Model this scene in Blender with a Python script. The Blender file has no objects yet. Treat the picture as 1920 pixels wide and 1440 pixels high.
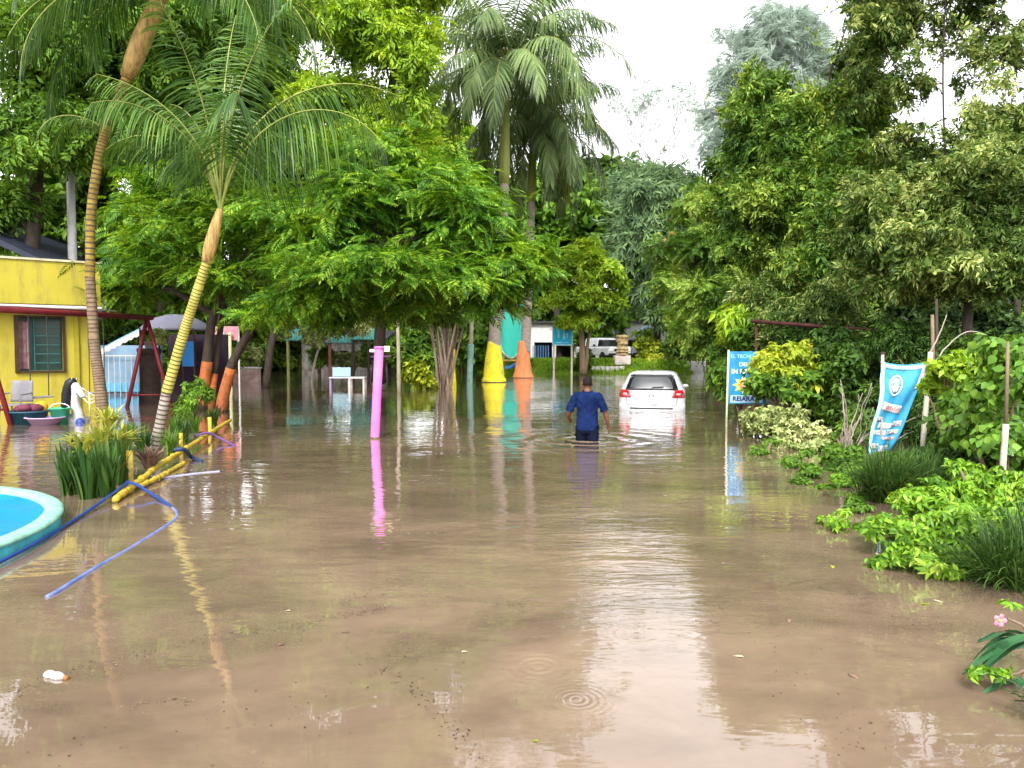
import bpy, bmesh, math, random
import numpy as np
from mathutils import Vector, Matrix, noise as mnoise
R = math.radians
sc = bpy.context.scene
COL = sc.collection
random.seed(7)
RNG = np.random.default_rng(11)

# ---------------------------------------------------------------- camera
FPX, CAMH = 1400.0, 1.57
PITCH = math.atan((720 - 652) / FPX)
CP, SP = math.cos(PITCH), math.sin(PITCH)
cam = bpy.data.cameras.new('camera')
cam.sensor_width = 36.0
cam.lens = 36.0 * FPX / 1920.0
cam.clip_end = 1000.0
camo = bpy.data.objects.new('camera', cam)
COL.objects.link(camo)
camo.location = (0, 0, CAMH)
camo.rotation_euler = (math.pi / 2 - PITCH, 0, 0)
sc.camera = camo

def ray(px, py):
    u = (px - 960) / FPX
    v = (720 - py) / FPX
    return u, CP + v * SP, -SP + v * CP
def W(px, py, D):
    """a point of the place, D metres ahead of where the photographer stood"""
    u, a, b = ray(px, py)
    t = D / a
    return np.array((u * t, D, CAMH + b * t))
def G(px, py, z=0.0):
    u, a, b = ray(px, py)
    t = (z - CAMH) / b
    return np.array((u * t, a * t, z))

# ---------------------------------------------------------------- materials
MATS = {}
def _nt(name):
    m = bpy.data.materials.new(name)
    m.use_nodes = True
    nt = m.node_tree
    nt.nodes.clear()
    return m, nt, nt.nodes, nt.links
def rgba(c): return (c[0], c[1], c[2], 1.0)
def mat(name, col, rough=0.6, var=0.25, scale=4.0, bump=0.0, bscale=30.0, metal=0.0, col2=None, spec=0.22, coat=0.0, stretch=(1, 1, 1), dirt=0.0, alpha_trans=0.0):
    if name in MATS: return MATS[name]
    m, nt, N, L = _nt(name)
    out = N.new('ShaderNodeOutputMaterial')
    b = N.new('ShaderNodeBsdfPrincipled')
    L.new(b.outputs[0], out.inputs[0])
    tc = N.new('ShaderNodeTexCoord')
    mp = N.new('ShaderNodeMapping'); mp.inputs['Scale'].default_value = stretch
    L.new(tc.outputs['Object'], mp.inputs[0])
    nz = N.new('ShaderNodeTexNoise'); nz.inputs['Scale'].default_value = scale; nz.inputs['Detail'].default_value = 6; nz.inputs['Roughness'].default_value = .65
    L.new(mp.outputs[0], nz.inputs['Vector'])
    cr = N.new('ShaderNodeValToRGB')
    cr.color_ramp.elements[0].position = 0.3; cr.color_ramp.elements[1].position = 0.72
    c2 = col2 or tuple(min(1, x * (1 + var)) for x in col)
    cr.color_ramp.elements[0].color = rgba(tuple(x * (1 - var) for x in col))
    cr.color_ramp.elements[1].color = rgba(c2)
    L.new(nz.outputs['Fac'], cr.inputs[0])
    src = cr.outputs[0]
    if dirt > 0:
        n2 = N.new('ShaderNodeTexNoise'); n2.inputs['Scale'].default_value = 1.7; n2.inputs['Detail'].default_value = 9; n2.inputs['Roughness'].default_value = .75
        m2 = N.new('ShaderNodeMapping'); m2.inputs['Scale'].default_value = (2.2, 2.2, .5)
        L.new(tc.outputs['Object'], m2.inputs[0]); L.new(m2.outputs[0], n2.inputs['Vector'])
        r2 = N.new('ShaderNodeMapRange'); r2.inputs[1].default_value = .5; r2.inputs[2].default_value = .72; r2.inputs[4].default_value = dirt
        L.new(n2.outputs['Fac'], r2.inputs[0])
        mx = N.new('ShaderNodeMix'); mx.data_type = 'RGBA'
        L.new(r2.outputs[0], mx.inputs['Factor']); L.new(src, mx.inputs['A']); mx.inputs['B'].default_value = (.09, .07, .05, 1)
        src = mx.outputs['Result']
    L.new(src, b.inputs['Base Color'])
    b.inputs['Roughness'].default_value = rough
    b.inputs['Metallic'].default_value = metal
    b.inputs['Specular IOR Level'].default_value = spec
    b.inputs['Coat Weight'].default_value = coat
    if coat: b.inputs['Coat Roughness'].default_value = .05
    if bump > 0:
        nb = N.new('ShaderNodeTexNoise'); nb.inputs['Scale'].default_value = bscale; nb.inputs['Detail'].default_value = 5
        L.new(mp.outputs[0], nb.inputs['Vector'])
        bp = N.new('ShaderNodeBump'); bp.inputs['Strength'].default_value = bump; bp.inputs['Distance'].default_value = .02
        L.new(nb.outputs['Fac'], bp.inputs['Height']); L.new(bp.outputs[0], b.inputs['Normal'])
    MATS[name] = m
    return m
def leafmat(name, c1, c2, c3, trans=0.4, rough=0.42, spec=0.35, nscale=0.7, back=1.5):
    """leaf: three leaf tones, for age and for highlight and shadow, picked per leaf, drifting by branch, with light passing through"""
    if name in MATS: return MATS[name]
    m, nt, N, L = _nt(name)
    out = N.new('ShaderNodeOutputMaterial')
    b = N.new('ShaderNodeBsdfPrincipled')
    tr = N.new('ShaderNodeBsdfTranslucent')
    mixs = N.new('ShaderNodeMixShader'); mixs.inputs[0].default_value = trans * .72
    L.new(b.outputs[0], mixs.inputs[1]); L.new(tr.outputs[0], mixs.inputs[2]); L.new(mixs.outputs[0], out.inputs[0])
    ge = N.new('ShaderNodeNewGeometry')
    tc = N.new('ShaderNodeTexCoord')
    nz = N.new('ShaderNodeTexNoise'); nz.inputs['Scale'].default_value = nscale; nz.inputs['Detail'].default_value = 3
    L.new(tc.outputs['Object'], nz.inputs['Vector'])
    ma = N.new('ShaderNodeMath'); ma.operation = 'MULTIPLY_ADD'
    L.new(ge.outputs['Random Per Island'], ma.inputs[0]); ma.inputs[1].default_value = .55
    mb = N.new('ShaderNodeMath'); mb.operation = 'MULTIPLY_ADD'
    L.new(nz.outputs['Fac'], mb.inputs[0]); mb.inputs[1].default_value = 1.5; mb.inputs[2].default_value = -.52
    L.new(mb.outputs[0], ma.inputs[2])
    cr = N.new('ShaderNodeValToRGB')
    e = cr.color_ramp.elements
    e[0].position = .08; e[0].color = rgba(tuple(x * .7 for x in c1))  # ramp ends spread to put foliage shadow and highlight into the colour
    e[1].position = .95; e[1].color = rgba(tuple(x * 1.12 for x in c3))
    x = e.new(.52); x.color = rgba(c2)
    L.new(ma.outputs[0], cr.inputs[0])
    L.new(cr.outputs[0], b.inputs['Base Color'])
    hs = N.new('ShaderNodeHueSaturation'); hs.inputs['Value'].default_value = back; hs.inputs['Hue'].default_value = .485; hs.inputs['Saturation'].default_value = 1.05
    L.new(cr.outputs[0], hs.inputs['Color']); L.new(hs.outputs[0], tr.inputs['Color'])
    b.inputs['Roughness'].default_value = rough
    b.inputs['Specular IOR Level'].default_value = spec * .45
    MATS[name] = m
    return m

# ---------------------------------------------------------------- object helpers
ORG = {}
def tag(o, label=None, cat=None, group=None, kind=None):
    if label: o['label'] = label
    if cat: o['category'] = cat
    if group: o['group'] = group
    if kind: o['kind'] = kind
    return o
def thing(name, label, cat, loc, group=None, rotz=0.0):
    o = bpy.data.objects.new(name, None)
    o.empty_display_size = .1
    COL.objects.link(o)
    o.location = tuple(float(x) for x in loc); o.rotation_euler = (0, 0, rotz)
    ORG[o.name] = (np.array(loc, float), rotz)
    return tag(o, label, cat, group)
def link_mesh(name, V, F, mats, parent=None, mi=None, smooth=False, local=False, loc=None, bevel=0.0, solid=0.0, subsurf=0):
    """V: n x 3 world points (or local=True), F: list/array of faces"""
    V = np.asarray(V, float)
    org = np.zeros(3)
    if parent is not None:
        org, rz = ORG[parent.name]
        if not local:
            V = V - org
            if rz:
                c, s = math.cos(-rz), math.sin(-rz)
                V = np.stack((c * V[:, 0] - s * V[:, 1], s * V[:, 0] + c * V[:, 1], V[:, 2]), 1)
    elif loc is not None:
        V = V - np.asarray(loc, float)
    me = bpy.data.meshes.new(name)
    if isinstance(F, np.ndarray):
        nf, k = F.shape
        me.vertices.add(len(V)); me.vertices.foreach_set('co', V.astype(np.float32).ravel())
        me.loops.add(nf * k); me.loops.foreach_set('vertex_index', F.astype(np.int32).ravel())
        me.polygons.add(nf)
        me.polygons.foreach_set('loop_start', np.arange(0, nf * k, k, dtype=np.int32))
        me.polygons.foreach_set('loop_total', np.full(nf, k, np.int32))
        me.update(calc_edges=True)
    else:
        me.from_pydata(V.tolist(), [], [list(map(int, f)) for f in F])
    if not isinstance(mats, (list, tuple)): mats = [mats]
    for m in mats: me.materials.append(m)
    if mi is not None: me.polygons.foreach_set('material_index', np.asarray(mi, np.int32))
    if smooth: me.polygons.foreach_set('use_smooth', np.ones(len(me.polygons), bool))
    me.update()
    o = bpy.data.objects.new(name, me)
    COL.objects.link(o)
    if parent is not None: o.parent = parent; ORG[o.name] = ORG[parent.name]
    elif loc is not None: o.location = tuple(float(x) for x in loc)
    if solid:
        s = o.modifiers.new('thickness', 'SOLIDIFY'); s.thickness = solid; s.offset = -1
    if bevel:
        b = o.modifiers.new('edge', 'BEVEL'); b.width = bevel; b.segments = 2; b.limit_method = 'ANGLE'; b.angle_limit = R(40)
    if subsurf:
        s = o.modifiers.new('sub', 'SUBSURF'); s.levels = subsurf; s.render_levels = subsurf
    return o

def frames(P):
    P = np.asarray(P, float)
    T = np.gradient(P, axis=0)
    T /= np.maximum(np.linalg.norm(T, axis=1, keepdims=True), 1e-9)
    a = np.array((0, 0, 1.0)) if abs(T[0][2]) < .9 else np.array((0, 1.0, 0))
    X = []
    x = np.cross(a, T[0])
    for t in T:
        x = x - t * np.dot(x, t); x /= max(np.linalg.norm(x), 1e-9)
        X.append(x.copy())
    X = np.array(X)
    return T, X, np.cross(T, X)
def smooth_path(P, n):
    """catmull-rom through points (rows: any number of columns)"""
    P = np.asarray(P, float)
    if len(P) < 3: 
        t = np.linspace(0, 1, n)[:, None]
        return P[0] * (1 - t) + P[-1] * t
    Q = np.vstack((2 * P[0] - P[1], P, 2 * P[-1] - P[-2]))
    out = []
    for u in np.linspace(0, len(P) - 1 - 1e-6, n):
        i = int(u); t = u - i
        a, b, c, d = Q[i:i + 4]
        out.append(.5 * ((2 * b) + (-a + c) * t + (2 * a - 5 * b + 4 * c - d) * t * t + (-a + 3 * b - 3 * c + d) * t ** 3))
    return np.array(out)

class Geo:
    def __init__(s): s.V = []; s.F = []; s.M = []; s.n = 0
    def add(s, V, F, mi=0):
        V = np.asarray(V, float)
        s.V.append(V)
        for f in F:
            s.F.append([int(i) + s.n for i in f]); s.M.append(mi)
        s.n += len(V)
        return s
    def box(s, c, size, mi=0, rot=None):
        x, y, z = np.array(size) / 2
        V = np.array([(-x, -y, -z), (x, -y, -z), (x, y, -z), (-x, y, -z), (-x, -y, z), (x, -y, z), (x, y, z), (-x, y, z)])
        if rot is not None: V = V @ np.array(Matrix.Rotation(rot, 3, 'Z')).T if not isinstance(rot, np.ndarray) else V @ rot.T
        return s.add(V + np.array(c), [(0, 3, 2, 1), (4, 5, 6, 7), (0, 1, 5, 4), (1, 2, 6, 5), (2, 3, 7, 6), (3, 0, 4, 7)], mi)
    def tube(s, P, r, seg=8, mi=0, cap=True, squash=1.0):
        P = np.asarray(P, float); n = len(P)
        r = np.full(n, r) if np.isscalar(r) else np.interp(np.linspace(0, 1, n), np.linspace(0, 1, len(r)), np.asarray(r, float))
        T, X, Y = frames(P)
        a = np.linspace(0, 2 * np.pi, seg, endpoint=False)
        V = P[:, None] + r[:, None, None] * (np.cos(a)[None, :, None] * X[:, None] + squash * np.sin(a)[None, :, None] * Y[:, None])
        F = []; M = []
        for i in range(n - 1):
            for j in range(seg):
                k = (j + 1) % seg
                F.append((i * seg + j, i * seg + k, (i + 1) * seg + k, (i + 1) * seg + j))
        mis = mi
        if cap:
            F.append(tuple(range(seg))[::-1]); F.append(tuple((n - 1) * seg + j for j in range(seg)))
        s.V.append(V.reshape(-1, 3))
        for q, f in enumerate(F):
            s.F.append([i + s.n for i in f])
            s.M.append(mi[min(q // seg, n - 2)] if isinstance(mi, (list, np.ndarray)) else mi)
        s.n += n * seg
        return s
    def lathe(s, prof, c=(0, 0, 0), seg=24, mi=0, sx=1.0, sy=1.0, rot=None, cap=True):
        a = np.linspace(0, 2 * np.pi, seg, endpoint=False)
        V = np.array([[(r * math.cos(t) * sx, r * math.sin(t) * sy, z) for t in a] for r, z in prof]).reshape(-1, 3)
        if rot is not None: V = V @ rot.T
        F = []
        for i in range(len(prof) - 1):
            for j in range(seg):
                k = (j + 1) % seg
                F.append((i * seg + j, i * seg + k, (i + 1) * seg + k, (i + 1) * seg + j))
        if cap and prof[0][0] > 1e-4: F.append(tuple(range(seg))[::-1])
        if cap and prof[-1][0] > 1e-4: F.append(tuple((len(prof) - 1) * seg + j for j in range(seg)))
        return s.add(V + np.array(c), F, mi)
    def ball(s, c, r, seg=14, rings=9, mi=0, rot=None):
        r = np.array((r, r, r)) if np.isscalar(r) else np.array(r)
        V = []; F = []
        for i in range(rings + 1):
            p = math.pi * i / rings
            for j in range(seg):
                t = 2 * math.pi * j / seg
                V.append((math.sin(p) * math.cos(t), math.sin(p) * math.sin(t), math.cos(p)))
        for i in range(rings):
            for j in range(seg):
                k = (j + 1) % seg
                F.append((i * seg + j, (i + 1) * seg + j, (i + 1) * seg + k, i * seg + k))
        V = np.array(V) * r
        if rot is not None: V = V @ rot.T
        return s.add(V + np.array(c), F, mi)
    def prism(s, poly, vec, mi=0):
        """closed solid: polygon (n x 3) pushed along vec"""
        P = np.asarray(poly, float); n = len(P)
        F = [tuple(range(n))[::-1], tuple(range(n, 2 * n))]
        for i in range(n):
            j = (i + 1) % n
            F.append((i, j, n + j, n + i))
        return s.add(np.vstack((P, P + np.array(vec))), F, mi)
    def grid(s, P, mi=0):
        P = np.asarray(P, float); a, b = P.shape[:2]
        F = [(i * b + j, i * b + j + 1, (i + 1) * b + j + 1, (i + 1) * b + j) for i in range(a - 1) for j in range(b - 1)]
        return s.add(P.reshape(-1, 3), F, mi)
    def build(s, name, mats, parent=None, **kw):
        return link_mesh(name, np.vstack(s.V), s.F, mats, parent, mi=s.M, **kw)

def fuse(name, geo, m, parent, voxel=0.012, it=6, local=True, smoothf=.5):
    """melt overlapping limbs and lumps into one continuous skin"""
    me = bpy.data.meshes.new('tmp'); me.from_pydata(np.vstack(geo.V).tolist(), [], geo.F)
    bm = bmesh.new(); bm.from_mesh(me); bmesh.ops.triangulate(bm, faces=[f for f in bm.faces if len(f.verts) > 4]); bmesh.ops.recalc_face_normals(bm, faces=bm.faces[:]); bm.to_mesh(me); bm.free()
    o = bpy.data.objects.new('tmp', me); COL.objects.link(o)
    r = o.modifiers.new('r', 'REMESH'); r.mode = 'VOXEL'; r.voxel_size = voxel
    if it:
        q = o.modifiers.new('s', 'SMOOTH'); q.iterations = it; q.factor = smoothf
    dg = bpy.context.evaluated_depsgraph_get(); dg.update()
    nm = bpy.data.meshes.new_from_object(o.evaluated_get(dg))
    bpy.data.objects.remove(o); bpy.data.meshes.remove(me)
    nm.name = name
    nm.materials.clear(); nm.materials.append(m)
    nm.polygons.foreach_set('use_smooth', np.ones(len(nm.polygons), bool))
    n = bpy.data.objects.new(name, nm); COL.objects.link(n)
    if parent is not None: n.parent = parent; ORG[n.name] = ORG[parent.name]
    return n
def text(name, body, size, loc, rot, m, parent, ext=.004, align='CENTER', sx=1.0, bold=0.0):
    cu = bpy.data.curves.new('t', 'FONT'); cu.body = body; cu.size = size; cu.extrude = ext; cu.align_x = align; cu.align_y = 'CENTER'; cu.offset = bold
    o = bpy.data.objects.new('t', cu); COL.objects.link(o)
    dg = bpy.context.evaluated_depsgraph_get(); dg.update()
    me = bpy.data.meshes.new_from_object(o.evaluated_get(dg))
    bpy.data.objects.remove(o); bpy.data.curves.remove(cu)
    me.name = name; me.materials.clear(); me.materials.append(m)
    n = bpy.data.objects.new(name, me); COL.objects.link(n); n.parent = parent
    n.location = loc; n.rotation_euler = rot; n.scale = (sx, 1, 1)
    return n

# ---------------------------------------------------------------- leaves
def leaf_tri(L=1.0, Wd=.4, fold=.08, droop=.12):
    V = np.array([(0, 0, 0), (-Wd / 2, .42 * L, fold), (Wd / 2, .42 * L, fold), (0, L, -droop)])
    return V, np.array([(0, 2, 3), (0, 3, 1)])
def leaf_fine(L=1.0, Wd=.45, fold=.07, droop=.2):
    V = np.array([(0, 0, 0), (-Wd * .42, .22 * L, fold), (Wd * .42, .22 * L, fold), (-Wd / 2, .5 * L, fold * .8 - droop * .2), (Wd / 2, .5 * L, fold * .8 - droop * .2), (0, .5 * L, -droop * .25), (0, L, -droop), (0, .22 * L, 0)])
    return V, np.array([(0, 2, 7), (0, 7, 1), (7, 2, 4), (7, 4, 5), (1, 7, 5), (1, 5, 3), (5, 4, 6), (3, 5, 6)])
def join(parts):
    V = []; F = []; n = 0
    for v, f in parts:
        V.append(v); F.append(f + n); n += len(v)
    return np.vstack(V), np.vstack(F)
def xf(tm, rz=0, tilt=0, s=1.0, t=(0, 0, 0), roll=0):
    V, F = tm
    M = np.array(Matrix.Rotation(rz, 3, 'Z') @ Matrix.Rotation(tilt, 3, 'X') @ Matrix.Rotation(roll, 3, 'Y'))
    return (V * s) @ M.T + np.array(t), F
def whorl(k, lf, tilt=-.35, jit=.3, seed=1):
    r = random.Random(seed)
    return join([xf(lf, 2 * math.pi * i / k + r.uniform(-jit, jit), tilt + r.uniform(-jit, jit), r.uniform(.75, 1.1)) for i in range(k)])
def spray(n, lf, length=1.0, seed=1, spread=.9, droop=.3):
    """twig with leaves set alternately along it"""
    r = random.Random(seed); out = []
    for i in range(n):
        t = (i + .6) / n
        out.append(xf(lf, (1 if i % 2 else -1) * spread * (1.05 - .5 * t) + r.uniform(-.2, .2), r.uniform(-.5, .1), r.uniform(.8, 1.1) * (1.05 - .35 * t), (0, t * length, -droop * t * t * length)))
    out.append(xf(lf, 0, -.4, .8, (0, length, -droop * length)))
    return join(out)
def bipinnate(n=9, L=1.0, pl=.36, pw=.085, droop=.2):
    """feathery fern-like leaf"""
    out = []
    for i in range(n):
        t = (i + .5) / n
        l = pl * (math.sin(math.pi * min(1, .15 + t * .9)) * .85 + .15)
        for sgn in (-1, 1):
            out.append(xf(leaf_tri(l, pw, .006, .03), sgn * R(62 - 25 * t), -.12, 1, (0, t * L, -droop * t * t)))
    out.append(xf(leaf_tri(pl * .5, pw, .006, .03), 0, -.3, 1, (0, L * .97, -droop)))
    return join(out)
T_SMALL = whorl(6, leaf_tri(1, .36, .06, .2), -.25, .35, 3)
T_DROOP = whorl(7, leaf_tri(1, .27, .05, .3), -.75, .35, 5)
T_BROAD = whorl(5, leaf_tri(1, .55, .1, .25), -.3, .35, 8)
T_SPRAY = spray(9, leaf_tri(.45, .17, .03, .12), 1.0, 4)
T_BIP = bipinnate()
T_FINE = whorl(6, leaf_fine(1, .4), -.25, .4, 9)
T_NEEDLE = join([xf(leaf_tri(1, .03, .0, .1), random.uniform(-.5, .5), random.uniform(-.5, .3), random.uniform(.6, 1.1)) for _ in range(9)])
T_BAMBOO = join([xf(leaf_tri(1, .15, .03, .3), a, -.45 - .2 * abs(a), random.uniform(.7, 1.05)) for a in (-1.1, -.55, -.1, .35, .8, 1.3)])
T_TWIG = spray(8, leaf_tri(.5, .2, .04, .16), 1.0, 12, 1.0, .25)
T_TWIG2 = spray(6, leaf_tri(.62, .2, .05, .22), .9, 13, .8, .45)
T_MIX = join([xf(T_TWIG2, a, b_, s_, (x_, y_, 0)) for a, b_, s_, x_, y_ in ((0, 0, 1, 0, 0), (1.9, -.5, .8, .15, .3), (-2.2, .4, .7, -.2, .2))])
T_HANG = join([xf(leaf_tri(.55, .1, .02, .05), random.uniform(-.9, .9), random.uniform(-.4, .4), 1, (random.uniform(-.06, .06), i * .12, 0)) for i in range(9)])

def unit(a): return a / np.maximum(np.linalg.norm(a, axis=-1, keepdims=True), 1e-9)
def scatter(blobs, n, tm, smin, smax, up=.6, out=.5, rnd=.45, droop=.25, clumps=16, cs=.3, shell=.5, flat=.8, seed=0, low=.55):
    """leaf sprigs gathered in clumps through the volume of several lobes"""
    g = np.random.default_rng(seed + 100)
    B = np.asarray(blobs, float)
    w = (B[:, 3] * B[:, 5] + B[:, 3] * B[:, 4]); w = w / w.sum()
    CC = []; CB = []
    for i, b in enumerate(B):
        k = max(4, int(clumps * len(B) * w[i] * 1.0 + .5))
        d = unit(g.normal(size=(k, 3)))
        d[:, 2] = np.where(d[:, 2] < -low, -d[:, 2] * .5, d[:, 2])
        r = g.uniform(shell, 1.0, (k, 1)) * (1 + .16 * np.sin(d[:, :1] * 5 + i) + .12 * np.sin(d[:, 2:] * 7 + 2 * i))
        CC.append(b[:3] + d * r * b[3:6]); CB.append(np.full(k, i))
    CC = np.vstack(CC); CB = np.concatenate(CB)
    pw = g.uniform(.5, 1.5, len(CC)) * w[CB] / np.bincount(CB, minlength=len(B))[CB]
    idx = g.choice(len(CC), n, p=pw / pw.sum())
    bi = CB[idx]
    off = g.normal(size=(n, 3)) * cs * .62
    off[:, 2] *= flat
    P = CC[idx] + off * np.minimum(B[bi, 3:6], B[bi, 3:4] * 1.3)
    od = unit(unit((P - B[bi, :3]) / B[bi, 3:6]) * .6 + unit(off + 1e-6) * .6)
    Nn = unit(np.array((0, 0, up)) + out * od + rnd * g.normal(size=(n, 3)))
    Y = od * .7 + .65 * g.normal(size=(n, 3)) - np.array((0, 0, droop))
    if droop < .8:
        Y = unit(Y - Nn * np.sum(Y * Nn, 1, keepdims=True))
    else:
        Y = unit(Y); Nn = unit(Nn - Y * np.sum(Y * Nn, 1, keepdims=True))
    X = np.cross(Y, Nn)
    s = g.uniform(smin, smax, (n, 1, 1))
    tv, tf = tm
    V = P[:, None] + s * (tv[None, :, :1] * X[:, None] + tv[None, :, 1:2] * Y[:, None] + tv[None, :, 2:] * Nn[:, None])
    F = tf[None] + (np.arange(n) * len(tv))[:, None, None]
    return V.reshape(-1, 3), F.reshape(-1, 3), CC
def bpx(lst):
    """(px, py, rx, ry, D[, depth radius in m]) -> world lobes"""
    o = []
    for q in lst:
        px, py, rx, ry, D = q[:5]
        m = D / FPX
        c = W(px, py, D)
        o.append((c[0], c[1], c[2], rx * m, (q[5] if len(q) > 5 else max(rx, ry) * m * .9), ry * m))
    return np.array(o)
def limb_geo(g, P, r0, r1, seg=7, n=9, wob=.05, rng=random):
    Q = smooth_path(P, n)
    L = np.linalg.norm(Q[-1] - Q[0])
    for i in range(1, n - 1): Q[i] += np.array([rng.uniform(-wob, wob) * L * .25 for _ in range(3)])
    g.tube(Q, np.linspace(r0, r1, n), seg)
    return Q
def tree(name, label, cat, trunk, blobs, n, tm, smin, smax, lm, bm, group=None, seed=0, twigs=26, tr=(.16, .05), limbs=True, world_blobs=None, paint=None, crown_name='crown', trunks=None, **kw):
    """trunk: (px, py, D) points upward; blobs in lobes"""
    rr = random.Random(seed)
    base = W(*trunk[0]) if trunk else None
    P = np.array([W(*t) for t in trunk])
    root = thing(name, label, cat, P[0], group)
    B = world_blobs if world_blobs is not None else bpx(blobs)
    if isinstance(tm, list):      # crowns of several leaf habits
        Vs, Fs, k = [], [], 0
        for i, (t_, share, sc_) in enumerate(tm):
            V, F, CC = scatter(B, int(n * share), t_, smin * sc_, smax * sc_, seed=seed, **kw)
            kw = dict(kw, rnd=kw.get('rnd', .5) * 1.5, cs=kw.get('cs', .3) * 1.25)
            Vs.append(V); Fs.append(F + k); k += len(V)
        V, F = np.vstack(Vs), np.vstack(Fs)
    else:
        V, F, CC = scatter(B, n, tm, smin, smax, seed=seed, **kw)
    g = Geo()
    Q = smooth_path(P, 14)
    rads = tr[0] * (1 - np.linspace(0, 1, 14) ** .8 * (1 - tr[1] / tr[0]))
    rads[0] *= 1.25
    g.tube(Q, rads, 10)
    if trunks:
        for t2 in trunks:
            limb_geo(g, [W(*q) for q in t2[0]], t2[1], t2[2], 8, 12, .03, rr)
    if limbs:
        for b in B:
            c = b[:3]
            k = int(np.argmin(np.linalg.norm(Q - c, axis=1) + np.where(Q[:, 2] > c[2] + .2, 50, 0)))
            k = min(max(k, 5), 13)
            s = Q[k]
            mid = s * .5 + c * .5 + np.array((rr.uniform(-.1, .1), rr.uniform(-.1, .1), .12)) * np.linalg.norm(c - s)
            r0 = min(rads[k] * .7, .02 + .03 * np.linalg.norm(c - s))
            limb_geo(g, [s, mid, c], r0, r0 * .4, 6, 8, .06, rr)
        for q in rr.sample(range(len(CC)), min(twigs, len(CC))):
            c = CC[q]; b = B[int(np.argmin(np.linalg.norm(B[:, :3] - c, axis=1)))][:3]
            limb_geo(g, [b, (b + c) / 2 + np.array((0, 0, .08 * np.linalg.norm(c - b))), c], .02 + .006 * np.linalg.norm(c - b), .008, 5, 6, .08, rr)
    g.build('trunk', bm, root, smooth=True)
    link_mesh(crown_name, V, F, lm, root)
    return root
# ---------------------------------------------------------------- sky and light
SUN_EL, SUN_ROT = R(47), R(188)
w = bpy.data.worlds.new('World'); sc.world = w; w.use_nodes = True
nt = w.node_tree; nt.nodes.clear(); N, L = nt.nodes, nt.links
wo = N.new('ShaderNodeOutputWorld'); bg = N.new('ShaderNodeBackground'); bg.inputs['Strength'].default_value = 0.15
sky = N.new('ShaderNodeTexSky'); sky.sky_type = 'NISHITA'; sky.sun_disc = False
sky.sun_elevation = SUN_EL; sky.sun_rotation = SUN_ROT; sky.dust_density = 3.0; sky.air_density = 1.0; sky.ozone_density = 1.0
hs = N.new('ShaderNodeHueSaturation'); hs.inputs['Saturation'].default_value = .08; hs.inputs['Value'].default_value = 3.1
tc = N.new('ShaderNodeTexCoord'); cn = N.new('ShaderNodeTexNoise'); cn.inputs['Scale'].default_value = 2.6; cn.inputs['Detail'].default_value = 5
L.new(tc.outputs['Generated'], cn.inputs['Vector'])
cr = N.new('ShaderNodeMapRange'); cr.inputs[1].default_value = .3; cr.inputs[2].default_value = .7; cr.inputs[3].default_value = .8; cr.inputs[4].default_value = 1.25
L.new(cn.outputs['Fac'], cr.inputs[0])
mm = N.new('ShaderNodeMix'); mm.data_type = 'RGBA'; mm.blend_type = 'MULTIPLY'; mm.inputs['Factor'].default_value = 1
L.new(sky.outputs[0], hs.inputs['Color']); L.new(hs.outputs[0], mm.inputs['A']); L.new(cr.outputs[0], mm.inputs['B'])
L.new(mm.outputs['Result'], bg.inputs['Color']); L.new(bg.outputs[0], wo.inputs[0])
sd = bpy.data.lights.new('sun', 'SUN'); sd.energy = 2.1; sd.angle = R(6); sd.color = (1, .95, .87)
so = bpy.data.objects.new('sun', sd); COL.objects.link(so)
# direction to the sun: azimuth measured like the sky texture (0 = +Y, clockwise)
sdir = Vector((math.sin(SUN_ROT) * math.cos(SUN_EL), math.cos(SUN_ROT) * math.cos(SUN_EL), math.sin(SUN_EL)))
so.rotation_euler = sdir.to_track_quat('Z', 'Y').to_euler(); so.location = (0, 0, 40)
sc.view_settings.view_transform = 'Standard'; sc.view_settings.look = 'None'; sc.view_settings.exposure = 0.3; sc.view_settings.gamma = 1.0
sc.render.film_transparent = False
cy = sc.cycles
cy.max_bounces = 6; cy.diffuse_bounces = 3; cy.glossy_bounces = 3; cy.transmission_bounces = 4; cy.transparent_max_bounces = 6
cy.caustics_reflective = False; cy.caustics_refractive = False
cy.use_denoising = True
try: cy.denoiser = 'OPENIMAGEDENOISE'; cy.denoising_input_passes = 'RGB_ALBEDO_NORMAL'
except Exception: pass
cy.sample_clamp_indirect = 6.0

# ---------------------------------------------------------------- ground
BANK_Y = [-20, 2.8, 3.4, 4.8, 6.3, 8.9, 11.1, 13.5, 18.6, 28, 46, 60, 500]
BANK_X = [2.2, 2.2, 2.3, 2.85, 3.2, 4.0, 4.3, 4.5, 5.3, 7.2, 11.3, 12, 12]
def sstep(x): x = np.clip(x, 0, 1); return x * x * (3 - 2 * x)
def ground_z(x, y):
    xb = np.interp(y, BANK_Y, BANK_X)
    right = sstep((x - xb + .55) / 1.6)
    yb = np.interp(x, [-60, -7, -1, 60], [60, 56, 45.5, 45.5])
    far = sstep((y - yb + 1.5) / 4.5)
    left = sstep((-x - 17) / 4) 
    k = np.maximum(np.maximum(right * .6, far), left)
    return -.62 + 1.25 * k + .05 * np.sin(x * 1.3) * np.cos(y * .9) * k
gx = np.concatenate(([-420, -200, -100], np.linspace(-45, 45, 150), [100, 200, 420]))
gy = np.concatenate(([-60], np.linspace(-8, 75, 150), [90, 120, 200, 420]))
GX, GY = np.meshgrid(gx, gy)
gp = np.stack((GX, GY, ground_z(GX, GY)), -1)
M_SOIL = mat('damp soil and leaf litter', (.075, .055, .032), .9, .45, 2.2, .6, 18, col2=(.07, .085, .03))
go = Geo().grid(gp).build('ground', M_SOIL, smooth=True); tag(go, kind='structure')

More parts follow.
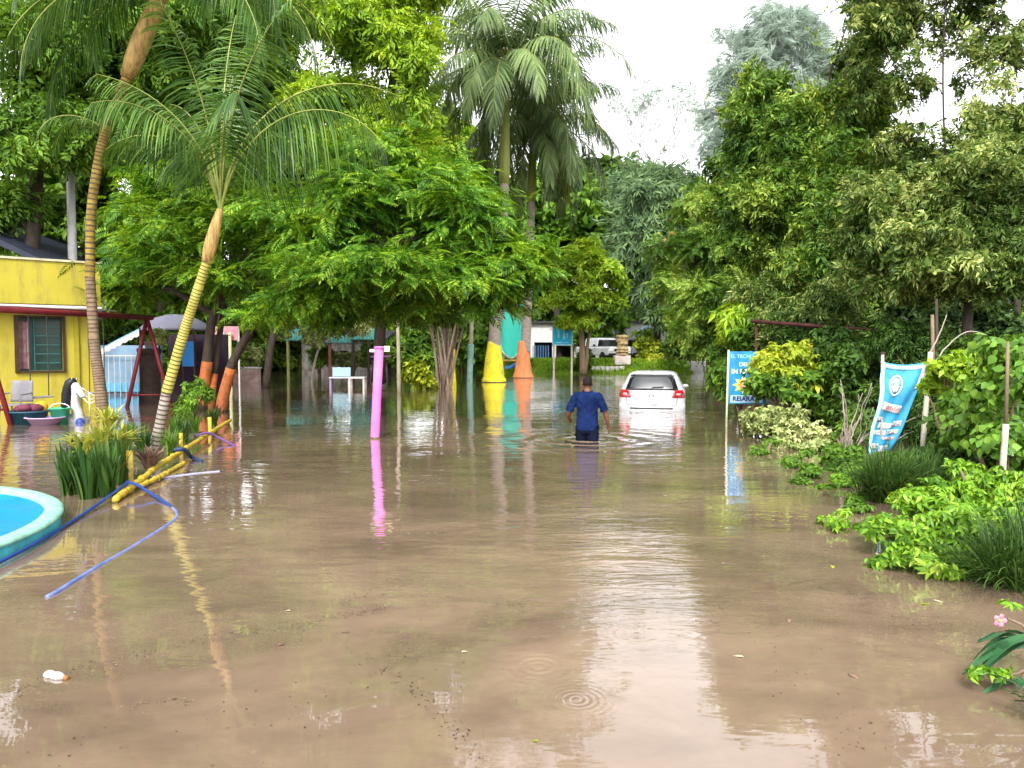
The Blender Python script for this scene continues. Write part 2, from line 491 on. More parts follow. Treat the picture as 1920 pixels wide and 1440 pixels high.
# ---------------------------------------------------------------- flood water
def water_material():
    m, nt, N, L = _nt('muddy flood water')
    out = N.new('ShaderNodeOutputMaterial'); b = N.new('ShaderNodeBsdfPrincipled'); L.new(b.outputs[0], out.inputs[0])
    b.inputs['Roughness'].default_value = .004; b.inputs['IOR'].default_value = 1.333; b.inputs['Specular IOR Level'].default_value = .8
    tc = N.new('ShaderNodeTexCoord')
    def mapping(sx, sy, rot=0, src=None):
        k = N.new('ShaderNodeMapping'); k.inputs['Scale'].default_value = (sx, sy, 1); k.inputs['Rotation'].default_value = (0, 0, rot)
        L.new(src or tc.outputs['Object'], k.inputs[0]); return k.outputs[0]
    def noise(vec, scale, det=3, rough=.5, dist=0):
        k = N.new('ShaderNodeTexNoise'); k.inputs['Scale'].default_value = scale; k.inputs['Detail'].default_value = det
        k.inputs['Roughness'].default_value = rough; k.inputs['Distortion'].default_value = dist
        L.new(vec, k.inputs['Vector']); return k.outputs['Fac']
    def math_(op, a, b_=None, c=None):
        k = N.new('ShaderNodeMath'); k.operation = op
        for i, v in enumerate((a, b_, c)):
            if v is None: continue
            if isinstance(v, (int, float)): k.inputs[i].default_value = v
            else: L.new(v, k.inputs[i])
        return k.outputs[0]
    def rng_(v, a, b_, c, d):
        k = N.new('ShaderNodeMapRange'); L.new(v, k.inputs[0])
        for i, q in enumerate((a, b_, c, d)): k.inputs[i + 1].default_value = q
        return k.outputs[0]
    # silt colour: slow clouds, curling thin dark streaks of settled grit
    n1 = noise(mapping(.32, .55, .3), 1.0, 6, .6, .8)
    cr = N.new('ShaderNodeValToRGB'); e = cr.color_ramp.elements
    e[0].position = .3; e[0].color = (.115, .08, .055, 1); e[1].position = .72; e[1].color = (.245, .17, .118, 1)
    L.new(n1, cr.inputs[0])
    n2 = noise(mapping(.5, .95, -.35), 1.0, 5, .58, 1.6)
    st = rng_(math_('ABSOLUTE', math_('SUBTRACT', n2, .5)), 0, .02, .5, 0)
    n3 = noise(mapping(9, 16), 1.0, 4, .7)
    st2 = math_('MULTIPLY', st, rng_(n3, .4, .6, 0, 1))
    mott = rng_(noise(mapping(1.6, 2.6, .5), 1.0, 6, .7, .5), .3, .7, .8, 1.16)
    n4 = noise(mapping(.22, .22), 1.0, 2)
    st3 = math_('MULTIPLY', st2, rng_(n4, .5, .6, 0, 1))
    mx = N.new('ShaderNodeMix'); mx.data_type = 'RGBA'; L.new(st3, mx.inputs['Factor']); L.new(cr.outputs[0], mx.inputs['A']); mx.inputs['B'].default_value = (.035, .024, .016, 1)
    # red paving showing through the shallow water by the play area
    sx = N.new('ShaderNodeSeparateXYZ'); L.new(tc.outputs['Object'], sx.inputs[0])
    def gauss(c, v, s): 
        d = math_('DIVIDE', math_('SUBTRACT', v, c), s); return math_('POWER', 2.718, math_('MULTIPLY', math_('MULTIPLY', d, d), -1))
    red = math_('MULTIPLY', gauss(-5.7, sx.outputs[0], 1.2), gauss(23.5, sx.outputs[1], 5.5))
    m2 = N.new('ShaderNodeMix'); m2.data_type = 'RGBA'; L.new(math_('MULTIPLY', red, .85), m2.inputs['Factor']); L.new(mx.outputs['Result'], m2.inputs['A']); m2.inputs['B'].default_value = (.3, .08, .06, 1)
    m3 = N.new('ShaderNodeMix'); m3.data_type = 'RGBA'; m3.blend_type = 'MULTIPLY'; m3.inputs['Factor'].default_value = 1; L.new(m2.outputs['Result'], m3.inputs['A']); L.new(mott, m3.inputs['B'])
    L.new(m3.outputs['Result'], b.inputs['Base Color'])
    # waves, heights in metres
    mask = rng_(noise(mapping(.16, .28), 1.0, 2), .4, .62, .22, 1)
    h1 = math_('MULTIPLY', math_('MULTIPLY', noise(mapping(1.1, 3.2, .06), 1.0, 3, .55, .4), mask), .016)
    h2 = math_('MULTIPLY', math_('MULTIPLY', noise(mapping(4.5, 9.0, -.1), 1.0, 2, .5), mask), .004)
    mk2 = rng_(noise(mapping(.9, 1.3, .4), 1.0, 3), .48, .62, 0, 1)
    h3 = math_('MULTIPLY', math_('MULTIPLY', noise(mapping(17, 24, .2), 1.0, 3, .6, .5), mk2), .0008)
    chop = math_('MULTIPLY', gauss(.75, sx.outputs[0], .8), gauss(5.4, sx.outputs[1], 1.9))
    h4 = math_('MULTIPLY', math_('MULTIPLY', noise(mapping(2.2, 8.5, .05), 1.0, 3, .6, .8), chop), .013)
    h5 = math_('MULTIPLY', noise(mapping(60, 60), 1.0, 2), .00002)
    calm = rng_(sx.outputs[1], 3.3, 6.5, .2, 1)
    h = math_('ADD', math_('MULTIPLY', math_('ADD', math_('ADD', h1, h2), math_('ADD', h3, h4)), calm), h5)
    def ring(cx, cy_, wl, amp, decay, r0=0.0):
        d = N.new('ShaderNodeVectorMath'); d.operation = 'DISTANCE'; L.new(warp if wl > .2 else tc.outputs['Object'], d.inputs[0]); d.inputs[1].default_value = (cx, cy_, 0)
        s = math_('SINE', math_('MULTIPLY', d.outputs['Value'], 2 * math.pi / wl))
        e_ = math_('POWER', 2.718, math_('MULTIPLY', d.outputs['Value'], -1 / decay))
        return math_('MULTIPLY', math_('MULTIPLY', s, e_), amp)
    man = G(1100, 825)
    wn = N.new('ShaderNodeTexNoise'); wn.inputs['Scale'].default_value = 1.6; wn.inputs['Detail'].default_value = 2; L.new(tc.outputs['Object'], wn.inputs['Vector'])
    wv = N.new('ShaderNodeVectorMath'); wv.operation = 'MULTIPLY_ADD'; L.new(wn.outputs['Color'], wv.inputs[0]); wv.inputs[1].default_value = (.5, .5, 0); L.new(tc.outputs['Object'], wv.inputs[2])
    ws = N.new('ShaderNodeVectorMath'); ws.operation = 'SUBTRACT'; L.new(wv.outputs[0], ws.inputs[0]); ws.inputs[1].default_value = (.25, .25, 0)
    warp = ws.outputs[0]
    for c, wl, amp, dec in [(man, .5, .04, .5), (G(1082, 1312), .032, .0008, .06), (G(1195, 1190), .05, .0007, .07),
                            (G(1010, 1250), .05, .0006, .08),
                            (G(1221, 772) + np.array((0, -.3, 0)), .3, .008, 1.2)]:
        h = math_('ADD', h, ring(c[0], c[1], wl, amp, dec))
    bp = N.new('ShaderNodeBump'); bp.inputs['Strength'].default_value = 1; bp.inputs['Distance'].default_value = 1
    L.new(h, bp.inputs['Height']); L.new(bp.outputs[0], b.inputs['Normal'])
    b.inputs['Coat Weight'].default_value = 1.0; b.inputs['Coat Roughness'].default_value = 0; b.inputs['Coat IOR'].default_value = 1.33; L.new(bp.outputs[0], b.inputs['Coat Normal'])
    return m
wx = np.linspace(-60, 30, 10); wy = np.linspace(-30, 75, 12)
WX, WY = np.meshgrid(wx, wy)
wa = Geo().grid(np.stack((WX, WY, np.zeros_like(WX)), -1)).build('water', water_material()); tag(wa, kind='structure')

# grey road climbing out of the water on the far right
rd = []
for d, xl, xr in [(44.5, 1283, 1322), (48, 1287, 1335), (54, 1292, 1345), (70, 1290, 1345)]:
    a, b_ = W(xl, 690, d), W(xr, 690, d)
    rd.append([(x, d, ground_z(np.array(x), np.array(d)) + .05) for x in np.linspace(a[0], b_[0], 5)])
tag(Geo().grid(np.array(rd, float)).build('road', mat('wet grey road', (.22, .2, .18), .35, .2, 3), smooth=True), kind='structure')

# grass on the far bank
def blades(n, sampler, h, wd, seed, lean=.35):
    g = np.random.default_rng(seed)
    P = sampler(g, n); az = g.uniform(0, 2 * np.pi, n); hh = g.uniform(.5, 1, n) * h
    s = np.stack((np.cos(az), np.sin(az), 0 * az), 1) * wd / 2
    ln = np.stack((g.normal(size=n) * lean, g.normal(size=n) * lean, np.ones(n)), 1) * hh[:, None]
    mid = P + ln * .55
    tip = P + ln + np.stack((ln[:, 0], ln[:, 1], -.25 * hh), 1) * .5
    V = np.stack((P - s, P + s, mid - s * .8, mid + s * .8, tip), 1).reshape(-1, 3)
    F = np.array([(0, 1, 3), (0, 3, 2), (2, 3, 4)])[None] + (np.arange(n) * 5)[:, None, None]
    return V, F.reshape(-1, 3)
def bank_sample(g, n):
    x = g.uniform(-2.5, 11.2, n); y = 45.3 + g.random(n) ** 1.6 * 7
    return np.stack((x, y, ground_z(x, y)), 1)
LM_GRASS = leafmat('lawn grass', (.1, .22, .015), (.2, .36, .025), (.32, .46, .05), .4)
V, F = blades(18000, bank_sample, .36, .06, 3)
tag(link_mesh('grass', V, F, LM_GRASS), 'short bright green grass on the far bank behind the white car', 'grass', kind='stuff')
def bank_sample2(g, n):
    x = g.uniform(-22, -2, n); y = np.interp(x, [-60, -7, -1], [59, 55.5, 45.3]) + g.random(n) ** 1.5 * 6
    return np.stack((x, y, ground_z(x, y)), 1)
V, F = blades(9000, bank_sample2, .45, .06, 4)
tag(link_mesh('grass', V, F, LM_GRASS), 'rough grass along the far left shore', 'grass', kind='stuff')

# grit and leaf crumbs drifting in lines on the flood
gd = np.random.default_rng(21); Vs, Fs, k = [], [], 0
for pts, n, sp in (([(20, 1300), (160, 1252), (290, 1222), (410, 1188), (520, 1180), (650, 1152), (720, 1140)], 420, 9), ([(690, 1225), (760, 1280), (850, 1360), (890, 1430)], 170, 14), ([(640, 1130), (700, 1110), (850, 1120), (1000, 1140)], 110, 10),
                   ([(220, 1330), (320, 1310), (350, 1316)], 70, 6), ([(1440, 1090), (1560, 1110), (1700, 1150), (1790, 1180)], 160, 16), ([(430, 905), (560, 1000), (640, 1050)], 70, 25), ([(1300, 1120), (1420, 1180), (1500, 1300), (1640, 1400)], 150, 40), ([(120, 1420), (500, 1330), (900, 1200)], 120, 90)):
    Q = smooth_path(np.array(pts, float), 200)
    for _ in range(n):
        q = Q[gd.integers(200)] + gd.normal(size=2) * sp * np.array((1, .45)); p = G(q[0], q[1], .003)
        s_ = gd.uniform(.002, .0075); a = gd.uniform(0, 6.28); e = gd.uniform(.25, .8); c_, n_ = math.cos(a), math.sin(a)
        Vs.append(np.array([p + np.array((c_ * x - n_ * y, n_ * x + c_ * y, z)) * s_ for x, y, z in ((-1, 0, 0), (0, -e, .1), (1, 0, 0), (0, e, .1), (0, 0, .35))])); Fs.append(np.array([(0, 1, 4), (1, 2, 4), (2, 3, 4), (3, 0, 4)]) + k); k += 5
tag(link_mesh('floating_debris', np.vstack(Vs), np.vstack(Fs), leafmat('grit and crumbs', (.02, .014, .01), (.06, .042, .03), (.2, .15, .1), 0, .8)), 'dark grit and leaf crumbs drifting in thin lines on the brown water', 'debris', kind='stuff')
# ---------------------------------------------------------------- vegetation materials
LM_DEEP = leafmat('deep green leaf', (0.030, 0.068, 0.012), (0.057, 0.124, 0.018), (0.115, 0.209, 0.024), .33, .38)
LM_MID = leafmat('mid green leaf', (0.041, 0.101, 0.014), (0.088, 0.189, 0.019), (0.189, 0.317, 0.032), .38)
LM_FEATH = leafmat('fresh feathery leaf', (.025, .1, .01), (.085, .21, .016), (.3, .44, .035), .46, .42, nscale=1.3)
LM_LIME = leafmat('lime green leaf', (0.095, 0.203, 0.016), (0.216, 0.365, 0.024), (0.405, 0.499, 0.041), .45)
LM_OLIVE = leafmat('olive bamboo leaf', (.022, .058, .01), (.085, .15, .024), (.42, .46, .14), .4, .36)
LM_BAMG = leafmat('green bamboo leaf', (.024, .07, .01), (.09, .19, .022), (.36, .46, .08), .42, .36)
LM_GREY = leafmat('grey green weeping leaf', (.06, .115, .05), (.12, .2, .085), (.22, .32, .14), .38)
LM_FAR = leafmat('haze paled needle', (.3, .38, .32), (.4, .48, .41), (.5, .58, .5), .4)  # needle colour lightened to stand in for haze
LM_YEL = leafmat('yellow green leaf', (0.132, 0.220, 0.017), (0.297, 0.374, 0.028), (0.495, 0.495, 0.050), .4)
LM_VAR = leafmat('cream edged leaf', (0.110, 0.176, 0.044), (0.308, 0.363, 0.121), (0.550, 0.572, 0.275), .35)
LM_VINE = leafmat('glossy vine leaf', (0.054, 0.135, 0.019), (0.121, 0.257, 0.030), (0.270, 0.419, 0.061), .36, .3, .5)
LM_SHRUB = leafmat('bright shrub leaf', (.045, .15, .012), (.16, .33, .022), (.38, .5, .06), .4, .34, .5)
LM_DARKSH = leafmat('shade darkened shrub leaf', (0.022, 0.046, 0.014), (0.041, 0.084, 0.020), (0.081, 0.135, 0.030), .25, .4)  # leaf colour darkened to stand for deep shade under the trees
BK_DARK = mat('dark bark', (.05, .038, .03), .9, .4, 9, .8, 24, stretch=(1, 1, .3))
BK_BROWN = mat('brown bark', (.16, .115, .075), .9, .35, 9, .7, 24, stretch=(1, 1, .3))
BK_PALE = mat('pale bark', (.34, .29, .22), .85, .3, 7, .6, 20, stretch=(1, 1, .3))

# ---------------------------------------------------------------- spreading feathery trees with orange painted trunks
M_ORANGE = mat('orange paint', (.36, .1, .025), .7, .35, 8, .6, 20, dirt=.75)
FEA = dict(up=.95, out=.3, rnd=.42, droop=.16, clumps=22, cs=.4, shell=.25, flat=.5, low=.7)
tA = tree('flame_tree', 'dark upright tree with orange painted foot, left of the leaning one', 'tree',
          [(376, 775, 18.4), (388, 680, 18.4), (398, 600, 18.4), (425, 540, 18.3), (470, 470, 18)],
          [(330, 480, 110, 55, 18), (440, 400, 140, 75, 18.6), (290, 400, 90, 60, 19), (540, 440, 120, 65, 18), (420, 520, 80, 35, 17.5), (250, 540, 80, 35, 19.5), (380, 330, 110, 60, 19.5)],
          4200, T_BIP, .34, .58, LM_FEATH, BK_DARK, 'feathery trees with orange painted trunks', 1, 40, (.145, .08), **FEA)
tB = tree('flame_tree', 'leaning dark tree with orange painted foot and wide feathery crown reaching over the water', 'tree',
          [(412, 775, 18.2), (432, 690, 18.1), (470, 620, 17.9), (520, 550, 17.6), (600, 500, 17.2), (690, 470, 17)],
          [(640, 420, 130, 70, 17), (760, 360, 150, 75, 17.2), (870, 420, 120, 65, 16.6), (950, 475, 85, 50, 16.4), (690, 500, 140, 45, 16), (840, 520, 140, 42, 16.3), (990, 520, 50, 32, 16.4), (730, 300, 120, 45, 18), (850, 350, 90, 45, 17.3), (590, 555, 95, 32, 16), (760, 575, 110, 32, 17.6), (890, 560, 75, 34, 16.8), (560, 480, 90, 50, 17.5), (930, 545, 60, 40, 16.2), (500, 585, 60, 28, 17), (640, 590, 60, 22, 17.5), (1000, 470, 40, 40, 16.6)],
          7800, T_BIP, .32, .6, LM_FEATH, BK_DARK, 'feathery trees with orange painted trunks', 2, 70, (.132, .07), **FEA)
for root, path, r in ((tA, [(376, 777, 18.4), (382, 730, 18.4), (388.5, 678, 18.4)], (.15, .138, .128)), (tB, [(412, 777, 18.2), (421, 735, 18.15), (433, 690, 18.1)], (.145, .13, .12))):
    Geo().tube(smooth_path([W(*p) for p in path], 8), np.interp(np.linspace(0, 1, 8), [0, .5, 1], r) * 1.03, 12).build('painted_band', M_ORANGE, root, smooth=True)
# a second, thinner stem of the upright tree
Geo().tube(smooth_path([W(392, 778, 18.5), W(398, 730, 18.5), W(402, 700, 18.6)], 6), [.11, .1, .09], 10).build('painted_band', M_ORANGE, tA, smooth=True)
Geo().tube(smooth_path([W(402, 701, 18.6), W(410, 640, 18.7), W(426, 560, 18.8), W(470, 480, 19)], 9), np.linspace(.1, .045, 9), 8).build('side_stem', BK_DARK, tA, smooth=True)

# ---------------------------------------------------------------- tall trees on the left and the screen behind
tree('tall_tree', 'tall tree with a crooked dark trunk and yellow green leaf sprays at top centre left', 'tree',
     [(710, 715, 30), (713, 600, 29), (720, 420, 27), (716, 290, 25.5), (735, 160, 25), (745, 60, 25)],
     [(660, 270, 80, 50, 24.5), (590, 290, 70, 45, 25), (760, 270, 50, 40, 24.5), (690, 60, 90, 90, 24), (760, 90, 55, 95, 23.5), (610, 30, 110, 70, 25), (700, -130, 190, 110, 25), (890, -125, 90, 80, 25), (640, 190, 90, 60, 25), (780, 215, 50, 70, 24), (480, 20, 110, 80, 26), (760, -40, 90, 80, 24)],
     12500, T_SPRAY, .36, .68, LM_LIME, BK_DARK, None, 3, 40, (.26, .1), up=.4, out=.4, rnd=.6, droop=.7, clumps=16, cs=.27, shell=.4)
tree('tall_tree', 'dense drooping tree filling the top left corner', 'tree',
     [(75, 760, 24), (60, 500, 24), (80, 200, 24), (110, 0, 24)],
     [(60, 90, 130, 110, 23), (40, 260, 120, 90, 23), (200, 60, 110, 100, 23), (150, 200, 90, 90, 24), (120, -150, 260, 120, 24), (330, 40, 110, 90, 25), (30, 390, 90, 60, 23.5), (400, -140, 190, 90, 25)],
     15000, T_SPRAY, .4, .75, LM_MID, BK_DARK, None, 4, 60, (.3, .12), up=.3, out=.4, rnd=.5, droop=.95, clumps=18, cs=.26, shell=.4)
tree('leafy_tree', 'mid green round tree behind the two palms on the left', 'tree',
     [(300, 730, 29), (305, 500, 29), (310, 330, 29)],
     [(330, 240, 110, 80, 28), (250, 330, 100, 70, 28), (420, 300, 120, 80, 29), (520, 210, 100, 80, 30), (360, 420, 150, 70, 29), (560, 330, 100, 80, 31)],
     5200, T_BROAD, .28, .5, LM_MID, BK_DARK, None, 5, 40, (.25, .1), clumps=17, cs=.28)
tree('leafy_tree', 'deep green tree over the yellow house roof', 'tree',
     [(120, 720, 31), (110, 560, 31), (100, 440, 31)],
     [(60, 400, 120, 65, 29), (180, 430, 120, 70, 29), (260, 470, 90, 60, 28), (40, 330, 80, 60, 31), (330, 540, 100, 60, 31), (150, 350, 100, 60, 32)],
     4600, T_BROAD, .28, .48, LM_MID, BK_DARK, None, 6, 30, (.22, .1), clumps=17, cs=.28)
tree('leafy_tree', 'bright green tree left of the two royal palm crowns', 'tree',
     [(835, 735, 43), (838, 500, 43), (835, 330, 43)],
     [(830, 270, 60, 55, 42), (880, 320, 55, 55, 42), (790, 330, 60, 60, 42), (850, 230, 40, 35, 43), (905, 390, 50, 60, 43), (830, 400, 80, 60, 43)],
     4200, T_BROAD, .36, .6, LM_LIME, BK_DARK, None, 15, 30, (.25, .1), clumps=17, cs=.3)
tree('leafy_tree', 'dark tall tree filling the sky behind the left palm fronds', 'tree',
     [(430, 735, 36), (440, 400, 36), (450, 150, 36)],
     [(430, 110, 110, 90, 35), (330, 140, 90, 80, 36), (520, 130, 80, 60, 37), (450, 230, 120, 70, 35), (600, 230, 80, 70, 37), (300, 20, 100, 70, 36), (420, -30, 120, 60, 36), (170, 100, 110, 90, 35)],
     6800, T_BROAD, .3, .5, LM_MID, BK_DARK, None, 16, 50, (.3, .1), clumps=20, cs=.28)
# wooded screen further back: one tree after another
scr = [(470, 590, 120, 75, 50, LM_MID, T_BROAD, 'green tree far behind the leaning orange footed trunk'),
       (590, 520, 130, 110, 55, LM_MID, T_BROAD, 'broad mid green tree behind the teal shelter roof'),
       (720, 470, 130, 130, 57, LM_MID, T_BROAD, 'green tree far behind the wide feathery crown'),
       (850, 500, 110, 120, 58, LM_MID, T_BROAD, 'green tree behind the multi stemmed clump'),
       (1050, 430, 95, 120, 60, LM_MID, T_BROAD, 'round green tree behind the royal palm with the orange bell'),
       (1130, 400, 80, 100, 64, LM_DEEP, T_SMALL, 'dark hazy tree between the palms and the grey weeping tree'),
       (960, 520, 90, 110, 62, LM_MID, T_BROAD, 'green tree behind the teal slide'),
       (420, 330, 150, 150, 46, LM_MID, T_BROAD, 'large pale tree far behind the left palm crowns'),
       (250, 560, 120, 80, 36, LM_MID, T_BROAD, 'low leafy tree right of the yellow house'),
       (1500, 420, 150, 190, 30, LM_DEEP, T_SMALL, 'dark tree deep behind the rusty beam'),
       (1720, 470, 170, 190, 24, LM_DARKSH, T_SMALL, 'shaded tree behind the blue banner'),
       (1900, 420, 150, 200, 20, LM_DEEP, T_SMALL, 'dark tree at the right edge behind the bamboo leaves'),
       (40, 560, 150, 90, 34, LM_DEEP, T_BROAD, 'dark tree left behind the yellow house')]
for i, (px, py, rx, ry, D, lm, tm, lab) in enumerate(scr):
    g = random.Random(40 + i)
    bl = [(px, py, rx * .75, ry * .75, D)] + [(px + rx * .75 * math.cos(a), py - ry * .7 * math.sin(a), rx * .5, ry * .45, D + g.uniform(-1.5, 1.5)) for a in (.2, 1.0, 1.8, 2.7, 3.6, 5.6)]
    tree('leafy_tree', lab, 'tree', [(px, 700, D), (px + g.uniform(-8, 8), (700 + py) / 2, D), (px, py, D)], bl, int(1500 + rx * ry * .085), tm, .011 * D, .018 * D, lm, BK_DARK, 'trees of the wooded screen behind the flood', 60 + i, 14, (.006 * D, .003 * D), clumps=14, cs=.3, shell=.45)

# understory shrubs that close the view under the crowns
shr = [(470, 660, 60, 45, 50, LM_MID), (560, 650, 60, 35, 56, LM_MID), (640, 640, 70, 30, 60, LM_LIME), (745, 655, 45, 45, 50, LM_LIME), (790, 660, 50, 45, 46, LM_MID), (870, 650, 50, 50, 48, LM_MID), (905, 620, 30, 60, 52, LM_MID),
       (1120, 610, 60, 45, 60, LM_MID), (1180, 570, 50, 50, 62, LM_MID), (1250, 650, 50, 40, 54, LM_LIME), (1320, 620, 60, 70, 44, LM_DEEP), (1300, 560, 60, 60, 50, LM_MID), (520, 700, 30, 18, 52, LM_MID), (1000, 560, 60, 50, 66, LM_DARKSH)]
names = ['green shrub behind the pink low wall', 'green shrub under the teal roof left end', 'green shrub behind the white far wall', 'green shrub right of the pink post', 'mid green shrub left of the stem clump', 'green shrub between stem clump and yellow bell', 'tall shrub close left of the yellow palm bell',
         'green shrub above the parked pickup', 'tall green shrub left of the blue hut', 'lime shrub right of the blue hut', 'dark shrub beyond the far grey road', 'green tall shrub over the grey road', 'low shrub on the far left shore', 'dark shrub above the white far house']
for i, ((px, py, rx, ry, D, lm), lab) in enumerate(zip(shr, names)):
    b0 = W(px, 700, D)
    root = thing('shrub', lab, 'shrub', (b0[0], D, 0), 'shrubs along the far shore')
    bl = bpx([(px, py, rx, ry, D), (px - rx * .6, py + ry * .4, rx * .6, ry * .6, D - .6), (px + rx * .6, py + ry * .35, rx * .6, ry * .6, D + .5)])
    V, F, CC = scatter(bl, int(700 + rx * ry * .18), T_BROAD if i % 2 else T_SMALL, .009 * D, .015 * D, seed=200 + i, clumps=14, cs=.32, shell=.4)
    link_mesh('foliage', V, F, lm, root)
    st = Geo()
    for k in range(5): limb_geo(st, [np.array((b0[0] + RNG.normal() * .15, D, -.3)), CC[k]], .05, .02, 5, 6)
    st.build('stems', BK_BROWN, root, smooth=True)

# a far wood that closes the horizon
g_ = np.random.default_rng(77); wl = []
for i in range(46):
    x = -75 + i * 2.9; wl.append((x + g_.normal() * .6, 84 + g_.normal() * 3 - .18 * abs(x + 10), 2.2 + g_.random() * 1.4, 2.6, 2.2, 3.2 + g_.random() * 2.2))
for i in range(30):
    wl.append((-40 + i * .95 - 12, 50 + i * .55 + g_.normal(), .9, 1.6, 1.2, 1.3 + g_.random()))
V, F, _ = scatter(np.array(wl), 16000, T_BROAD, .45, .85, seed=78, clumps=10, cs=.36, shell=.35, low=.8)
tag(link_mesh('distant_woods', V, F, LM_MID), 'continuous band of green woods closing the view far behind the flood', 'woods', kind='stuff')
bl = bpx([(215, 640, 45, 60, 28), (270, 660, 50, 60, 28.5), (330, 650, 55, 60, 29), (240, 600, 60, 40, 29), (390, 660, 45, 55, 30)])
root = thing('shrub', 'tall dark hedge shrub behind the mural wall and the grey tarpaulin', 'shrub', (bl[1][0], 28.5, 0))
V, F, CC = scatter(bl, 4200, T_BROAD, .2, .36, seed=79, clumps=18, cs=.34, shell=.3, low=.8); link_mesh('foliage', V, F, LM_MID, root)
st = Geo(); [limb_geo(st, [np.array((bl[1][0] + k * .2, 28.5, -.3)), CC[k * 3]], .06, .02, 5, 6) for k in range(6)]; st.build('stems', BK_BROWN, root, smooth=True)
# ---------------------------------------------------------------- centre right distance
tree('weeping_tree', 'grey green weeping tree standing behind the white car', 'tree',
     [(1236, 690, 52), (1232, 600, 52), (1240, 450, 52), (1240, 350, 52)],
     [(1200, 380, 60, 65, 50), (1270, 400, 60, 75, 50), (1190, 470, 50, 70, 49), (1250, 490, 55, 70, 49), (1320, 420, 45, 70, 51), (1230, 340, 70, 40, 52), (1225, 560, 40, 45, 50)],
     4800, T_HANG, .8, 1.5, LM_GREY, BK_DARK, None, 7, 20, (.3, .12), up=.2, out=.5, rnd=.5, droop=1.4, clumps=16, cs=.3)
V, F, _ = scatter(bpx([(1283, 412, 22, 16, 47), (1245, 475, 10, 22, 46.5), (1262, 440, 8, 10, 46.8)]), 160, T_SMALL, .25, .45, seed=9, clumps=7)
rt = thing('rusty_bough', 'rust brown dying bough in front of the grey weeping tree', 'bough', W(1262, 430, 47))
link_mesh('dry_leaves', V, F, leafmat('rust dry leaf', (.2, .1, .03), (.35, .19, .06), (.45, .3, .1), .3), rt)
bg_ = Geo(); limb_geo(bg_, [W(1238, 500, 49), W(1250, 450, 47.5), W(1285, 410, 47)], .07, .02, 6, 8); bg_.build('branch', BK_DARK, rt, smooth=True)
tree('young_tree', 'small bright green bushy tree left of the white car', 'tree',
     [(1093, 702, 43), (1091, 640, 43), (1088, 580, 43), (1092, 520, 43)],
     [(1085, 510, 45, 42, 42), (1130, 520, 38, 48, 42), (1060, 555, 38, 35, 42.5), (1110, 565, 45, 35, 42), (1090, 465, 28, 25, 43), (1080, 600, 40, 20, 43)],
     3600, T_SMALL, .28, .48, LM_LIME, BK_BROWN, None, 8, 20, (.2, .09), clumps=15, cs=.3, trunks=[([(1097, 702, 43.1), (1103, 640, 43), (1120, 560, 42.6)], .13, .05)])
tree('feathery_tree', 'light yellow green feathery tree right of the white car', 'tree',
     [(1350, 770, 31), (1345, 640, 31), (1335, 540, 31), (1330, 470, 31)],
     [(1300, 480, 65, 50, 30), (1370, 470, 65, 55, 29), (1270, 545, 50, 40, 30), (1340, 560, 70, 50, 29), (1400, 540, 50, 50, 28), (1330, 390, 60, 50, 31), (1390, 380, 50, 60, 30), (1290, 610, 45, 40, 29), (1350, 640, 40, 40, 28.5)],
     3200, T_BIP, .45, .8, LM_BAMG, BK_BROWN, None, 9, 30, (.2, .08), up=.5, out=.45, rnd=.45, droop=.4, clumps=16, cs=.3)
tree('conifer_tree', 'haze pale feathery conifer standing against the white sky', 'tree',
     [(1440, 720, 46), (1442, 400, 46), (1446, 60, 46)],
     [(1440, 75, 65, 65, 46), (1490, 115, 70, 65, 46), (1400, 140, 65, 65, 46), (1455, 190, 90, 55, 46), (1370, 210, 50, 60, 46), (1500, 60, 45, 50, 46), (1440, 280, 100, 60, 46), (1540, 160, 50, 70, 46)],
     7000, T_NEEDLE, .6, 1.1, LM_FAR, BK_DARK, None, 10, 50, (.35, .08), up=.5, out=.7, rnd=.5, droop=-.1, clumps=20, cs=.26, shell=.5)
# thin leafless looking tree in the sky gap
tw = thing('bare_tree', 'thin wispy almost bare tree in the gap of white sky', 'tree', W(1225, 690, 70))
g = Geo(); rr = random.Random(5); tips = []
def grow(p, d, l, r, k):
    q = p + d * l
    g.tube(smooth_path([p, p + d * l * .5 + np.array([rr.uniform(-.1, .1) * l for _ in range(3)]), q], 5), np.linspace(r, r * .6, 5), 5)
    if k == 0: tips.append(q); return
    for _ in range(rr.choice((2, 3))):
        nd = unit(d + np.array((rr.uniform(-.75, .75), rr.uniform(-.5, .5), rr.uniform(-.15, .5))))
        grow(q, nd, l * rr.uniform(.62, .8), r * .6, k - 1)
b0 = W(1225, 690, 70)
g.tube([b0, W(1226, 500, 70), W(1228, 330, 70)], [.25, .2, .13], 8)
for px, py in ((1228, 330), (1226, 360), (1227, 345)):
    for dx in (-.55, 0, .5): grow(W(px, py, 70), unit(np.array((dx + rr.uniform(-.2, .2), 0, 1.0))), 3.0, .08, 4)
g.build('trunk', mat('far grey twig', (.3, .27, .27), .9, .2), tw, smooth=True)
tp = np.array(tips)
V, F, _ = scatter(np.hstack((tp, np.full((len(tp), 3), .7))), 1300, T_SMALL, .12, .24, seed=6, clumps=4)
link_mesh('crown', V, F, LM_FAR, tw)
